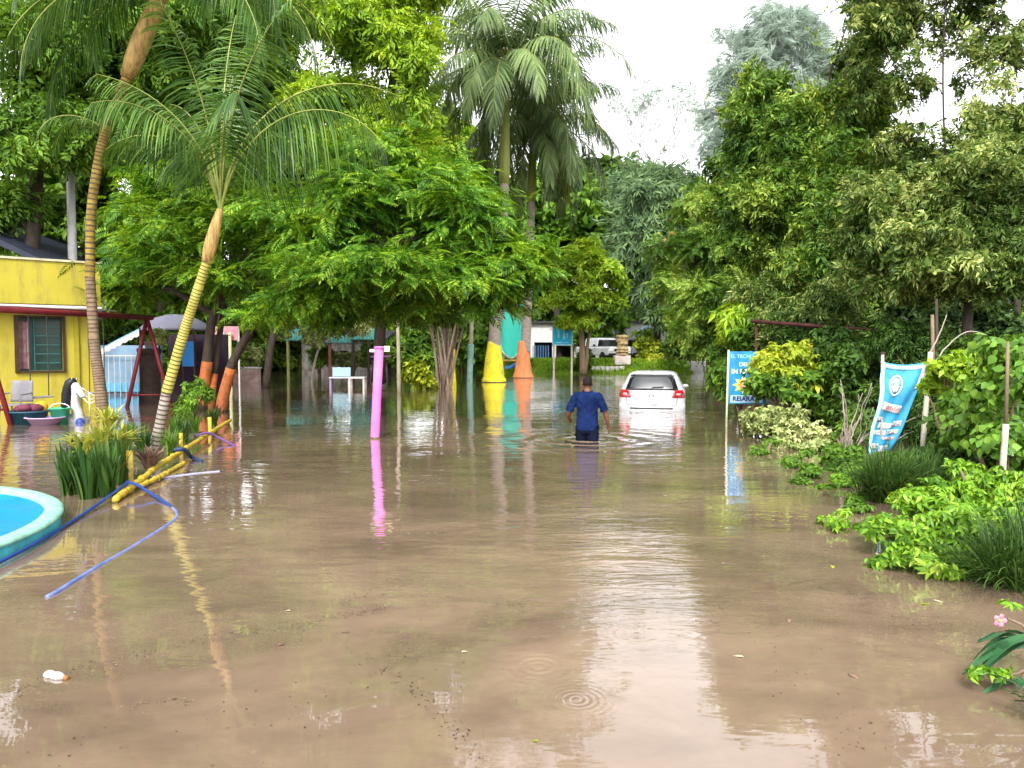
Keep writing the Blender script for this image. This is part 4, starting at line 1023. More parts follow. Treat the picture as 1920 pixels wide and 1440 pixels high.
Geo().lathe([(1.05, 0), (1.0, .08), (.85, .24), (.6, .38), (.3, .47), (0, .5)], (c[0], 23, c[2] - .05), 24, sy=.9, cap=False).build('roof', mat('lilac grey tarpaulin', (.15, .15, .2), .5, .12, 2, .2, 6), ct, smooth=True, solid=.02)
for sx in (-.8, .8):
    for sy in (-.6, .6): Geo().tube([(c[0] + sx, 23 + sy, -.4), (c[0] + sx, 23 + sy, c[2])], .03, 6).build('post', M_BROWNW, ct)
g = Geo(); g.box((c[0] + .15, 24.3, .75), (1.9, .12, 2.5)); g.build('shadow_panel', mat('tent interior shadow', (.03, .018, .035), .9, .3, 4), ct)  # dark panel stands for the shadow inside the shelter
pl = thing('stone_pillar', 'dark brown pillar standing in the water behind the red swing leg', 'pillar', (W(281, 700, 21.4)[0], 21.4, 0))
x = W(281, 700, 21.4)[0]
Geo().lathe([(.3, -.5), (.3, .3), (.29, .31), (.27, .35), (.27, 1.35), (.3, 1.4), (.33, 1.48), (.33, 1.55), (0, 1.56)], (x, 21.4, 0), 14).build('shaft', mat('dark wet stone', (.055, .035, .03), .7, .35, 5, .5, 12), pl, smooth=False)
V, F, _ = scatter(bpx([(297, 632, 16, 16, 21.3)]), 120, T_SMALL, .1, .17, seed=77, clumps=8); o = thing('potted_plant', 'pale leafed plant on top of the dark pillar', 'plant', (x, 21.4, 1.56)); link_mesh('foliage', V, F, LM_VAR, o)
Geo().lathe([(.1, 0), (.15, .2), (.17, .2), (0, .19)], (x, 21.4, 1.56), 12).build('pot', M_WHITE, o, smooth=True)
def board(name, label, cat, px0, px1, py0, py1, D, m, legm=None, legs=True, th=.04):
    a = W(px0, py0, D); b_ = W(px1, py1, D)
    o = thing(name, label, cat, ((a[0] + b_[0]) / 2, D, min(a[2], b_[2])))
    Geo().box(((a[0] + b_[0]) / 2, D, (a[2] + b_[2]) / 2), (abs(b_[0] - a[0]), th, abs(a[2] - b_[2]))).build('panel', m, o, bevel=.006)
    if legs:
        for x in (a[0], b_[0]): Geo().tube([(x, D + .03, -.5), (x, D + .03, a[2])], .03, 7).build('post', legm or M_WHITE, o)
    return o
board('blue_board', 'bright blue board half hidden behind the yellow ringed stem', 'board', 341, 364, 640, 687, 21.6, mat('bright blue board', (.03, .22, .6), .5, .1, 4), BK_DARK)
board('pink_sign', 'pink board on white posts behind the orange footed trunks', 'sign', 402, 447, 612, 638, 27, mat('pink board', (.55, .12, .2), .6, .25, 5, col2=(.6, .3, .3)), M_WHITE)
for i, (px, m, lab, r) in enumerate([(400, M_WHITE, 'white post between the two orange footed trunks', .06), (419, mat('mint post', (.3, .55, .42), .6, .2, 5), 'mint green post behind the orange footed trunks', .05), (432, mat('cream post', (.55, .55, .3), .6, .2, 5), 'cream post right of the pink board', .06)]):
    b0 = W(px, 700, 26.4 + i * .2); o = thing('post', lab, 'post', (b0[0], b0[1], 0), 'painted posts behind the orange footed trunks')
    Geo().lathe([(r * 1.3, -.5), (r * 1.3, .12), (r, .14), (r, 2.0), (r * 1.4, 2.03), (r * 1.4, 2.1), (0, 2.14)], (b0[0], b0[1], 0), 10).build('shaft', m, o, smooth=False)
lw = thing('low_wall', 'faded pink low wall at the water right of the orange trunks', 'wall', (W(458, 700, 33)[0], 33, 0))
a, b_ = W(436, 700, 33), W(484, 700, 33)
Geo().box(((a[0] + b_[0]) / 2, 33.2, .05), (b_[0] - a[0], .35, 1.2)).build('wall', mat('faded pink paint', (.5, .26, .25), .8, .25, 4, col2=(.6, .5, .45), dirt=.4), lw, bevel=.02)
Geo().box(((a[0] + b_[0]) / 2, 33.2, .68), (b_[0] - a[0] + .1, .42, .07)).build('coping', M_WHITE, lw, bevel=.01)
V, F, _ = scatter(bpx([(450, 668, 26, 24, 33.8), (475, 672, 18, 20, 34)]), 420, T_SMALL, .16, .28, seed=78, clumps=12); o = thing('shrub', 'white speckled shrub above the faded pink low wall', 'shrub', W(458, 700, 34)); link_mesh('foliage', V, F, LM_VAR, o)
st = Geo(); [limb_geo(st, [W(450 + k * 9, 700, 34), W(452 + k * 9, 660, 34)], .05, .02, 5, 5) for k in range(3)]; st.build('stems', BK_BROWN, o)

# ---------------------------------------------------------------- children's pool
POOLC, PR = np.array((-6.04, 5.58)), 2.27
po = thing('wading_pool', 'round turquoise wading pool with pale mint rim in the lower left corner', 'pool', (POOLC[0], POOLC[1], 0))
Geo().lathe([(2.25, -.7), (2.25, .09), (2.16, .09), (2.16, -.7)], (0, 0, 0), 96, cap=False).build('wall', mat('turquoise pool paint', (.06, .42, .48), .5, .2, 4, dirt=.6), po, local=True, smooth=False)
Geo().lathe([(2.255, .088), (2.275, .095), (2.275, .115), (2.25, .13), (2.15, .136), (2.13, .125), (2.125, .05)], (0, 0, 0), 128, cap=False).build('rim', mat('pale mint rim paint', (.22, .47, .37), .55, .2, 5, .2, 20, dirt=.75), po, local=True, smooth=True)
Geo().lathe([(0, .02), (1.5, .03), (2.1, .06), (2.13, .085)], (0, 0, 0), 64, cap=False).build('basin', mat('sky blue basin paint', (.0, .16, .56), .65, .2, 2, spec=.15, dirt=.25), po, local=True, smooth=True)

# ---------------------------------------------------------------- knocked-down yellow fence, blue hoses
M_BAM = mat('yellow painted bamboo', (.42, .27, .015), .6, .35, 9, .4, 30, col2=(.62, .48, .05), dirt=.9, stretch=(3, 3, 3))
M_BLUE = mat('blue hose', (.012, .045, .2), .4, .25, 8, dirt=.15)
M_BLUEL = mat('pale blue hose', (.05, .14, .4), .4, .3, 6, col2=(.2, .22, .45))
fe = thing('low_fence', 'broken low yellow bamboo fence leaning along the flower bed edge', 'fence', G(300, 880))
def bar(pts, r, name, m=M_BAM):
    Q = smooth_path(pts, 28); rr_ = r * .82 * (1 + .05 * np.sin(np.arange(28) * 1.3)); rr_[[5, 13, 20]] *= 1.22; Q = Q + RNG.normal(size=Q.shape) * .004
    Geo().tube(Q, rr_, 9).build(name, m, fe, smooth=True)
bar([G(215, 938, .03), G(282, 886, .08)], .042, 'rail'); bar([G(280, 884, .08), G(338, 848, .1)], .042, 'rail'); bar([G(338, 848, .1), G(390, 814, .1)], .04, 'rail'); bar([G(390, 814, .1), G(432, 788, .08)], .04, 'rail')
bar([G(262, 912, .04), G(315, 886, .05)], .032, 'rail'); bar([G(300, 893, .02), G(345, 868, .03)], .03, 'rail')
for px, y0, y1, D, r in ((244, 905, 845, 9.1, .04), (340, 850, 812, 11.3, .03), (394, 818, 782, 13.3, .034)):
    Geo().tube([G(px, y0) + (0, 0, -.3), G(px, y0), W(px - 1, y1, G(px, y0)[1])], [r, r * .95], 9).build('post', M_BAM, fe, smooth=True)
def hose(label, pts, r, m, group='blue hoses on the flood'):
    o = thing('hose', label, 'hose', pts[0], group)
    Q = smooth_path(pts, 10 * len(pts)); Geo().tube(Q, r, 8).build('tube', m, o, smooth=True)
    Geo().tube([Q[0], Q[0] + (Q[1] - Q[0]) * .5], r * 1.35, 8).build('coupling', mat('black rubber', (.02, .02, .025), .6), o, smooth=True)
hose('long straight blue hose running from the pool rim to the yellow fence', [G(-60, 1084, .03), G(60, 1022, .035), G(150, 968, .02), G(222, 918, .08), G(240, 903, .13)], .015, M_BLUE)
hose('blue hose dropping from the yellow post into the water', [G(238, 903, .13), G(262, 912, .1), G(290, 930, .03), G(312, 944, .005), G(324, 953, -.006)], .016, M_BLUE)
hose('pale blue hose bending back across the open water towards the pool', [G(323, 952, -.005), G(331, 961, -.004), G(330, 972, -.004), G(312, 986, -.004), G(250, 1025, -.006), G(180, 1065, -.002), G(110, 1108, .003), G(88, 1120, .0)], .016, M_BLUEL)
hose('lavender grey hose lying on the water right of the yellow fence', [G(283, 893, .06), G(300, 896, .02), G(330, 893, .0), G(370, 888, -.002), G(412, 884, .0)], .014, mat('lavender hose', (.28, .28, .42), .45, .2, 6))
hose('dark blue hose looped over the middle yellow rail', [G(325, 844, .2), G(345, 843, .2), G(358, 856, .05), G(378, 866, .0)], .03, mat('navy hose', (.02, .035, .09), .45))
hose('purple hose trailing from the far end of the yellow fence', [G(365, 818, .15), G(390, 812, .18), G(412, 822, .08), G(440, 836, .0)], .02, mat('purple hose', (.12, .06, .2), .5))

# ---------------------------------------------------------------- plants of the bed
bed = Geo(); 
bl = [G(150, 930), G(240, 925), G(330, 860), G(430, 795), G(400, 775), G(240, 800), G(150, 860)]
def strap_plant(name, label, c, n, h, wd, lm, lean, seed, group=None, bend=.6):
    g = np.random.default_rng(seed)
    Vs, Fs = [], []; k = 0
    for i in range(n):
        az = g.uniform(0, 2 * np.pi); hh = h * g.uniform(.6, 1.05); ln = lean * g.uniform(.3, 1.1)
        d = np.array((math.cos(az), math.sin(az), 0)); s = np.array((-d[1], d[0], 0)) * wd / 2 * g.uniform(.8, 1.2)
        b0 = np.array(c) + d * g.uniform(0, .06) * h + np.array((g.normal() * .05, g.normal() * .05, 0)) * h
        t = np.linspace(0, 1, 7)
        P = b0 + d * (ln * t ** 1.3)[:, None] * hh + Z * (hh * (t - bend * ln * t ** 2.4))[:, None]
        ww = np.array((.6, .95, 1, .95, .75, .45, .04))
        V = np.stack((P - s * ww[:, None], P + Z * 0 - np.array((0, 0, .12 * wd)), P + s * ww[:, None]), 1).reshape(-1, 3)
        F = [[a * 3 + b_, a * 3 + b_ + 1, a * 3 + b_ + 4, a * 3 + b_ + 3] for a in range(6) for b_ in (0, 1)]
        Vs.append(V); Fs.append(np.array(F) + k); k += len(V)
    o = thing(name, label, 'plant', c, group)
    link_mesh('leaves', np.vstack(Vs), np.vstack(Fs), lm, o)
    Geo().tube([np.array(c) + (0, 0, -.3), np.array(c) + (0, 0, .12 * h)], [.05 * h + .02, .03 * h + .01], 7).build('stem', BK_BROWN, o)
    return o
LM_SNAKE = leafmat('dark strap leaf', (.018, .05, .012), (.04, .095, .018), (.1, .16, .03), .25, .35)
LM_CROT = leafmat('variegated croton leaf', (.12, .18, .02), (.34, .36, .05), (.6, .55, .14), .35)
sp = 'strap leaved plants at the corner of the bed'
for i, (px, py, n, h_, lab) in enumerate([(130, 928, 30, .62, 'leftmost dark strap leaved plant at the bed corner'), (165, 935, 34, .7, 'dark strap leaved plant under the yellow green croton'), (200, 930, 34, .72, 'strap leaved plant just left of the yellow post'), (150, 905, 26, .66, 'strap leaved plant behind the front ones at the bed corner'), (222, 908, 28, .66, 'strap leaved plant touching the yellow post'), (185, 900, 26, .7, 'tall strap leaved plant in the middle of the clump')]):
    strap_plant('strap_plant', lab, G(px, py), n, h_, .055, LM_SNAKE, .32, 300 + i, sp)
for i, (px, py, D, n, h_, lab) in enumerate([(190, 860, 8.6, 70, .6, 'yellow variegated croton rosette over the strap leaves'), (225, 852, 8.9, 56, .5, 'smaller variegated croton right of the big rosette'), (203, 808, 10.6, 50, .55, 'lime variegated croton at the foot of the brown palm'), (160, 865, 8.5, 46, .5, 'low variegated croton on the left of the clump')]):
    strap_plant('croton', lab, W(px, py, G(px, min(925, py + 45))[1]), n, h_, .05, LM_CROT, .75, 320 + i, 'variegated crotons in the bed', .75)
    b0 = W(px, py, D)
LM_DRY = leafmat('dry brown leaf', (.1, .055, .04), (.2, .12, .09), (.34, .24, .19), .2, .7)
strap_plant('dead_rosette', 'withered brown rosette beside the yellow corner post', G(283, 890) + (0, 0, .05), 60, .42, .04, LM_DRY, .8, 340, None, .6)
gp = 'grassy plants round the leaning palm'
for i, (px, py, lab) in enumerate([(318, 852, 'dark grassy plant right of the leaning palm foot'), (345, 830, 'grassy plant between the yellow posts'), (365, 812, 'grassy plant before the orange trunks'), (270, 850, 'grassy plant left of the leaning palm foot'), (330, 815, 'grassy plant behind the leaning palm'), (400, 798, 'grassy plant at the far end of the yellow fence'), (245, 830, 'grassy plant between croton and palm')]):
    strap_plant('grass_plant', lab, G(px, py), 60, .5, .022, LM_SNAKE if i % 2 else LM_MID, .6, 350 + i, gp)
V, F, _ = scatter(bpx([(370, 745, 28, 30, 15.5), (350, 765, 22, 22, 14.5)]), 340, T_SMALL, .09, .16, seed=79, clumps=12); o = thing('shrub', 'small dark leafy shrub right of the leaning palm stem', 'shrub', G(365, 790)); link_mesh('foliage', V, F, LM_MID, o)
st = Geo(); [limb_geo(st, [G(365, 790), W(355 + k * 12, 740, 15)], .025, .01, 5, 5) for k in range(3)]; st.build('stems', BK_BROWN, o)
# earth of the bed standing just clear of the water
bd = []
for f_ in np.linspace(0, 1, 12):
    a = G(120, 915) * (1 - f_) + G(250, 800) * f_; b_ = G(248, 912) * (1 - f_) + G(425, 790) * f_
    bd.append([a * (1 - s) + b_ * s + np.array((0, 0, .05 * math.sin(math.pi * s) * math.sin(math.pi * min(1, f_ + .02)) - .03 + .015 * RNG.normal())) for s in np.linspace(0, 1, 9)])
tag(Geo().grid(np.array(bd)).build('flower_bed_soil', M_SOIL, smooth=True), kind='structure')
# ---------------------------------------------------------------- pink post
M_PINK = mat('bubblegum pink paint', (.68, .15, .5), .5, .15, 5, .3, 20, dirt=.45)
b = G(703, 822); D = b[1]; tp = W(711, 651, D)
o = thing('pink_post', 'slim bright pink painted post standing in the open water', 'post', b)
Geo().tube([b + (b - tp) * .4, b, b * .5 + tp * .5, tp], [.08, .078, .077, .078], 20).build('shaft', M_PINK, o, smooth=True)
Geo().lathe([(.086, -.03), (.09, .0), (.08, .012), (0, .016)], tp, 18).build('top_ring', M_PINK, o, smooth=True)
Geo().lathe([(.088, -.02), (.1, .0), (.09, .02), (.078, .03)], b, 18, cap=False).build('wet_tide_line', mat('wet mud line', (.09, .06, .03), .5, .4, 9), o, smooth=True)
Geo().box(tp + (-.12, -.02, -.06), (.08, .03, .05)).build('left_tag', M_WHITE, o, bevel=.005)
Geo().box(tp + (.13, .02, -.03), (.1, .03, .1)).build('right_tag', mat('cream tag', (.6, .55, .32), .6), o, bevel=.005)
Geo().tube([tp + (-.15, .02, -.17), tp + (.2, .02, -.16)], .02, 8).build('bracket', mat('dark plum steel', (.06, .03, .06), .6), o, smooth=True)

# ---------------------------------------------------------------- bench pair
b = W(655, 705, 31); wl = 0
M_BB = mat('pale blue bench paint', (.33, .52, .6), .5, .12, 4, dirt=.25)
o = thing('park_bench', 'pale blue bench with a solid panel back standing in the water', 'bench', (W(642, 700, 30.5)[0], 30.5, 0))
a, c = W(622, 707, 30.5), W(656, 690, 30.5)
Geo().box(((a[0] + c[0]) / 2, 30.65, (a[2] + c[2]) / 2 + .02), (c[0] - a[0], .05, c[2] - a[2])).build('backrest', M_BB, o, bevel=.01)
Geo().box(((a[0] + c[0]) / 2, 30.4, a[2] - .02), (c[0] - a[0] + .1, .42, .05)).build('seat', mat('lilac white bench paint', (.55, .55, .66), .5, .1, 4, dirt=.2), o, bevel=.01)
for sx in (a[0], c[0]): Geo().box((sx, 30.45, .0), (.08, .4, .7)).build('leg', mat('lilac bench leg', (.3, .25, .4), .6), o, bevel=.01)
o = thing('table', 'small white table in the water right of the pale blue bench', 'table', (W(670, 700, 29.8)[0], 29.8, 0))
a, c = W(655, 708, 29.8), W(686, 708, 29.8)
Geo().box(((a[0] + c[0]) / 2, 29.8, a[2]), (c[0] - a[0], .5, .06)).build('tabletop', M_WHITE, o, bevel=.01)
for sx in (a[0] + .05, c[0] - .05):
    for sy in (-.2, .2): Geo().box((sx, 29.8 + sy, a[2] / 2 - .2), (.07, .07, a[2] + .34)).build('leg', M_WHITE, o, bevel=.006)

# ---------------------------------------------------------------- teal roofed shelter, white walled house
sh = thing('shelter', 'open shelter with a low teal sheet roof behind the pink post', 'shelter', (W(620, 700, 40)[0], 40, 0))
M_TEAL = mat('teal roof sheet', (.02, .17, .15), .6, .4, 3, col2=(.07, .28, .24), dirt=.4)
for (x0, x1, yt, yb_, D) in ((535, 605, 612, 640, 39), (600, 660, 628, 644, 40), (655, 712, 603, 638, 40.5)):
    a, c = W(x0, yt, D + 2.2), W(x1, yt, D + 2.2); e, f = W(x0, yb_, D), W(x1, yb_, D)
    rows = [[(p0 * (1 - s) + p1 * s) + np.array((0, 0, .05 * (k % 2))) for k, s in enumerate(np.linspace(0, 1, 21))] for p0, p1 in ((a, c), ((a + e) / 2, (c + f) / 2), (e, f))]
    Geo().grid(np.array(rows)).build('roof_sheet', M_TEAL, sh, solid=.03)
for px, m in ((540, mat('olive post', (.28, .27, .1), .7)), (618, mat('rust red post', (.25, .1, .08), .7)), (662, BK_DARK), (691, BK_DARK)):
    c = W(px, 640, 40.2); Geo().tube([(c[0], 40.2, -.4), (c[0], 40.2, c[2] + .1)], .085, 8).build('post', m, sh)
wh = thing('white_house', 'low whitewashed house with dark openings behind the teal shelter', 'house', (W(630, 700, 45)[0], 45, 0))
a, c = W(570, 640, 45), W(720, 690, 45)
g = Geo(); n = 9; wdt = (c[0] - a[0]) / n
for k in range(n):
    x = a[0] + (k + .5) * wdt
    if k in (1, 4, 6): g.box((x, 45.1, 1.75), (wdt, .2, .7)); g.box((x, 45.1, .2), (wdt, .2, .6))
    else: g.box((x, 45.1, 1.0), (wdt, .2, 2.2))
g.box(((a[0] + c[0]) / 2, 48, 1.0), (c[0] - a[0], .2, 2.2))
for x in (a[0] - .08, c[0] + .08): g.box((x, 46.55, 1.0), (.2, 2.88, 2.19))
g.build('wall', mat('mottled whitewash', (.2, .18, .15), .9, .5, 3, col2=(.42, .4, .36), dirt=.9), wh)
for k in (1, 4, 6): Geo().box((a[0] + (k + .5) * wdt, 45.3, .98), (wdt * .98, .05, .9)).build('window', mat('dark opening', (.02, .02, .022), .4), wh)
Geo().prism([(a[0] - .3, 44.6, 2.1), (c[0] + .3, 44.6, 2.1), (c[0] + .3, 44.6, 2.2), (a[0] - .3, 44.6, 2.2)], (0, 4, .5)).build('roof', mat('dark tin roof', (.06, .06, .07), .6), wh)

# ---------------------------------------------------------------- teal slide
M_SL = mat('turquoise slide', (.0, .55, .42), .3, .06, 2, spec=.5)
sl = thing('water_slide', 'turquoise trough slide hanging between the two royal palms', 'slide', (W(960, 700, 46)[0], 46, 0))
rows = []
for t in np.linspace(0, 1, 22):
    y = 572 + (672 - 572) * t
    Dd = 48.5 - 3.0 * t
    c = W(961 - 2 * t, y, Dd)
    hw = .72 * (1 if t < .7 else math.sqrt(max(0.02, 1 - ((t - .7) / .31) ** 2)))
    rows.append([c + np.array((hw * math.sin(a), -.28 * (1 - math.cos(a)) , .1 * (1 - math.cos(a)))) for a in np.linspace(-1.45, 1.45, 15)])
Geo().grid(np.array(rows)).build('chute', M_SL, sl, smooth=True, solid=.05)
rr_ = np.array(rows); edge = np.vstack((rr_[:, 0], rr_[-1, 1:-1], rr_[::-1, -1]))
Geo().tube(edge, .07, 7).build('lip', mat('pale mint lip', (.5, .68, .6), .4), sl, smooth=True)
a = W(946, 690, 44); c = W(972, 678, 44)
rows = [[a * (1 - s) + c * s + np.array((0, -t * 1.2, -.12 * t - .14 * math.cos(s * 3.1 - 1.55) + .1)) for s in np.linspace(0, 1, 9)] for t in (0, .5, 1)]
Geo().grid(np.array(rows)).build('run_out', mat('blue slide foot', (.03, .16, .45), .35), sl, smooth=True, solid=.05)
for px in (944, 976):
    c = W(px, 640, 47.5); Geo().tube([(c[0], 47.5, -.3), (c[0], 47.5, 4.0)], .06, 7).build('post', M_WHITE, sl)
c = W(960, 676, 45.3); Geo().tube([c + (-.75, 0, 0), c + (.75, 0, 0)], .06, 7).build('crossbar', mat('ochre bar', (.6, .4, .1), .5), sl)

# ---------------------------------------------------------------- white far house with blue bars, blue signboard
fh = thing('far_house', 'far white house front with dark porch behind the blue signboard', 'house', (W(1020, 700, 58)[0], 58, 0))
a, c = W(994, 612, 58), W(1210, 700, 58)
g = Geo(); g.box(((a[0] + c[0]) / 2, 59, 2.75), (c[0] - a[0], .3, 1.5)); g.box(((a[0] + c[0]) / 2, 62, 1.2), (c[0] - a[0], .3, 3))
for k in range(6): x = a[0] + .2 + k * (c[0] - a[0] - .4) / 5; g.box((x, 59, .9), (.3, .28, 2.2))
g.build('wall', mat('far white render', (.62, .62, .6), .8, .1, 3, dirt=.3), fh)
Geo().box(((a[0] + c[0]) / 2, 60, 3.58), (c[0] - a[0] + .6, 3, .16)).build('roof', mat('dark flat roof', (.04, .04, .045), .7), fh)
Geo().box(((a[0] + c[0]) / 2, 61.4, .95), (c[0] - a[0] - .3, .06, 2.1)).build('porch_shade_panel', mat('dark porch', (.025, .022, .025), .6, .5, 2), fh)  # dark sheet put in for the unlit interior behind the bars
g = Geo()
for k in range(7): x = a[0] + .25 + k * .2; g.box((x, 58.7, .95), (.06, .05, 1.6))
g.build('gate', mat('blue bar', (.08, .2, .38), .5), fh)
Geo().box((W(1022, 700, 57)[0], 57.6, .35), (3.2, .2, .5)).build('parapet_wall', M_WHITE, fh)
M_SIGNB = mat('cyan signboard', (.015, .46, .74), .45, .12, 3)
M_TXT = mat('white lettering', (.75, .78, .8), .6, .05)
a, c = W(1036, 648, 44), W(1073, 610, 44)
bs = thing('signboard', 'square cyan signboard on two pale posts on the far bank', 'sign', ((a[0] + c[0]) / 2, 44, 0))
Geo().box(((a[0] + c[0]) / 2, 44, (a[2] + c[2]) / 2), (c[0] - a[0], .06, c[2] - a[2])).build('panel', M_SIGNB, bs, bevel=.01)
g = Geo(); ww, hh = c[0] - a[0], c[2] - a[2]; xm, zm = (a[0] + c[0]) / 2, (a[2] + c[2]) / 2
g.box((xm, 43.95, c[2] - .03), (ww + .06, .05, .06)); g.box((xm, 43.95, a[2] + .03), (ww + .06, .05, .06)); g.box((a[0], 43.95, zm), (.06, .05, hh)); g.box((c[0], 43.95, zm), (.06, .05, hh)); g.build('frame', mat('pale blue frame', (.5, .66, .75), .5), bs)
g = Geo()   # faint pale figures painted on the board
for x, z, w_, h_ in ((-.22, .02, .1, .32), (-.22, .24, .12, .1), (.1, -.02, .12, .4), (.1, .26, .13, .11), (.28, .0, .08, .28), (0, -.42, .8, .05)): g.box((xm + x, 43.966, zm + z), (w_, .008, h_))
g.build('emblem', mat('pale cyan paint', (.3, .68, .8), .6), bs)
for x, m in ((a[0] + .08, mat('pinkish post', (.6, .48, .45), .6)), (c[0] - .02, mat('cream signpost', (.62, .58, .42), .6))):
    Geo().tube([(x, 44.06, -.7), (x, 44.06, c[2] + .05)], .06, 8).build('post', m, bs)

# ---------------------------------------------------------------- parked pickup, rock pillar, blue hut, pole, croton
def pickup(px, py, D, label, m, yaw):
    b = W(px, py, D); z0 = float(ground_z(np.array(b[0]), np.array(D)))
    o = thing('parked_pickup', label, 'pickup', (b[0], D, z0), None, yaw)
    prof = [(-.86, .45), (-.88, .95), (-.8, 1.02), (-.72, 1.5), (-.62, 1.62), (.62, 1.62), (.72, 1.5), (.8, 1.02), (.88, .95), (.86, .45)]
    g = Geo(); g.prism([(x, -2.1, z) for x, z in prof[:3] + prof[-3:]], (0, 4.4, 0)); g.prism([(x * .99, -.5, z) for x, z in prof[2:8]], (0, 1.7, 0)); g.build('body', m, o, local=True, bevel=.05)
    g = Geo(); g.prism([(x * .96, -.53, z) for x, z in [(-.78, 1.06), (-.7, 1.48), (.7, 1.48), (.78, 1.06)]], (0, .02, 0)); g.build('windscreen', mat('dark car glass', (.012, .014, .018), .06, spec=.7), o, local=True)
    for sx in (-1, 1):
        for sy in (-1.35, 1.35):
            g = Geo(); rot = np.array(Matrix.Rotation(math.pi / 2, 3, 'Y')); g.lathe([(0, -.11), (.33, -.11), (.36, -.07), (.36, .07), (.33, .11), (0, .11)], (sx * .78, sy, .36), 20, rot=rot); wq = g.build('wheel', mat('black tyre', (.02, .02, .02), .8), o, local=True)
            Geo().lathe([(0, .115), (.2, .115), (.2, .125), (0, .13)], (sx * .78, sy, .36), 16, rot=rot).build('rim', mat('grey rim', (.4, .4, .42), .4, metal=.6), wq, local=True)
        Geo().box((sx * .66, -2.11, .8), (.32, .05, .17)).build('headlight', mat('lamp glass', (.7, .7, .72), .1), o, local=True, bevel=.02)
        Geo().box((sx * .98, -.45, 1.12), (.16, .1, .14)).build('mirror', mat('black trim', (.02, .02, .02), .5), o, local=True, bevel=.02)
    Geo().box((0, -2.115, .8), (.84, .04, .16)).build('grille', mat('black trim', (.02, .02, .02), .5), o, local=True)
    Geo().box((0, -2.17, .5), (1.76, .14, .2)).build('bumper', mat('black trim', (.02, .02, .02), .5), o, local=True, bevel=.03)
    return o
pickup(1131, 672, 51, 'parked white pickup facing the water in front of the far white house', mat('white van paint', (.6, .61, .63), .3, .06, 2, coat=.4), R(24))
pickup(1190, 672, 54, 'pale silver pickup half hidden by the lime croton bush', mat('silver van paint', (.42, .44, .5), .3, .06, 2, coat=.4), R(10))
b = W(1166, 690, 47.5); z0 = float(ground_z(np.array(b[0]), np.array(47.5)))
o = thing('rock_pillar', 'mottled ochre stone pillar on a pale base left of the white car roof', 'pillar', (b[0], 47.5, z0))
rs = random.Random(8); g = Geo()
for k in range(7):
    g.lathe([(.0, 0), (.36 + rs.uniform(-.06, .05), .0), (.4 + rs.uniform(-.08, .05), .1), (.34 + rs.uniform(-.06, .06), .21), (0, .21)], (rs.uniform(-.04, .04), rs.uniform(-.04, .04), .55 + k * .19), 9)
g.build('shaft', mat('ochre stone', (.32, .19, .08), .85, .5, 4, .8, 8, col2=(.55, .42, .2)), o, local=True)
g = Geo(); g.box((0, 0, .3), (1.0, .8, .6)); g.build('base', mat('pale pink base', (.6, .5, .47), .8, .2, 4), o, local=True, bevel=.03)
b = W(1213, 690, 56); o = thing('blue_hut', 'small hut with a pale blue pitched roof in the distance', 'hut', (b[0], 56, .3))
a = np.array((0, 0, 2.1))
g = Geo(); g.prism([(-1.1, -1, 2.0), (.0, -1, 2.95), (1.1, -1, 2.0), (1.02, -1, 1.93), (0, -1, 2.83), (-1.02, -1, 1.93)], (0, 2.4, 0)); g.build('roof', mat('pale blue roof', (.35, .5, .66), .5, .1, 3), o, local=True)
g = Geo(); g.prism([(-.9, -.8, 0), (.9, -.8, 0), (.9, -.8, 2.03), (0, -.8, 2.75), (-.9, -.8, 2.03)], (0, 2.0, 0)); g.build('wall', mat('grey blue wall', (.3, .38, .45), .7, .2, 3), o, local=True)
Geo().box((.3, -.82, .9), (.6, .05, 1.6)).build('door', mat('dark door', (.03, .04, .05), .6), o, local=True)
b = W(1243, 690, 50); o = thing('utility_pole', 'short white pole right of the blue hut', 'pole', (b[0], 50, .3))
c = W(1243, 588, 50); Geo().tube([(b[0], 50, -.2), (b[0], 50, c[2])], [.16, .14], 10).build('pole', mat('white pole', (.6, .6, .58), .7), o, smooth=True)
Geo().lathe([(.2, 0), (.2, .06), (0, .1)], (b[0], 50, c[2]), 10).build('cap', M_WHITE, o)
for i, (bl, n, lm, lab) in enumerate([([(1205, 648, 20, 20, 50), (1225, 660, 26, 22, 49.5), (1212, 675, 26, 14, 49)], 420, LM_YEL, 'lime yellow croton bush on the bank above the white car'), ([(1275, 668, 22, 16, 49), (1262, 676, 16, 12, 48.5)], 240, LM_VAR, 'pale leafed bush right of the lime croton'), ([(1098, 672, 14, 24, 46.5), (1090, 690, 16, 14, 46)], 240, LM_DEEP, 'dark bush wrapped round the young tree foot')]):
    bb = bpx(bl); o = thing('shrub', lab, 'shrub', (bb[0][0], bb[0][1], .2), 'bushes on the far bank'); V, F, CC = scatter(bb, n, T_BROAD, .28, .46, seed=90 + i, clumps=10); link_mesh('foliage', V, F, lm, o)
    st = Geo(); [limb_geo(st, [np.array((bb[0][0], bb[0][1], .1)), CC[k]], .05, .02, 5, 5) for k in range(4)]; st.build('stems', BK_BROWN, o)
# pale kerb stones along the far bank
for k in range(7):
    b = W(1112 + k * 9, 688, 46.6); o = tag(Geo().box((0, 0, .1), (.27, .3, .34)).build('kerb_stone', M_WHITE, loc=(0, 0, 0), bevel=.03), 'pale kerb stone in the row along the far grass bank', 'stone', 'pale kerb stones on the far bank')
    o.location = (b[0], 46.6, float(ground_z(np.array(b[0]), np.array(46.6))))
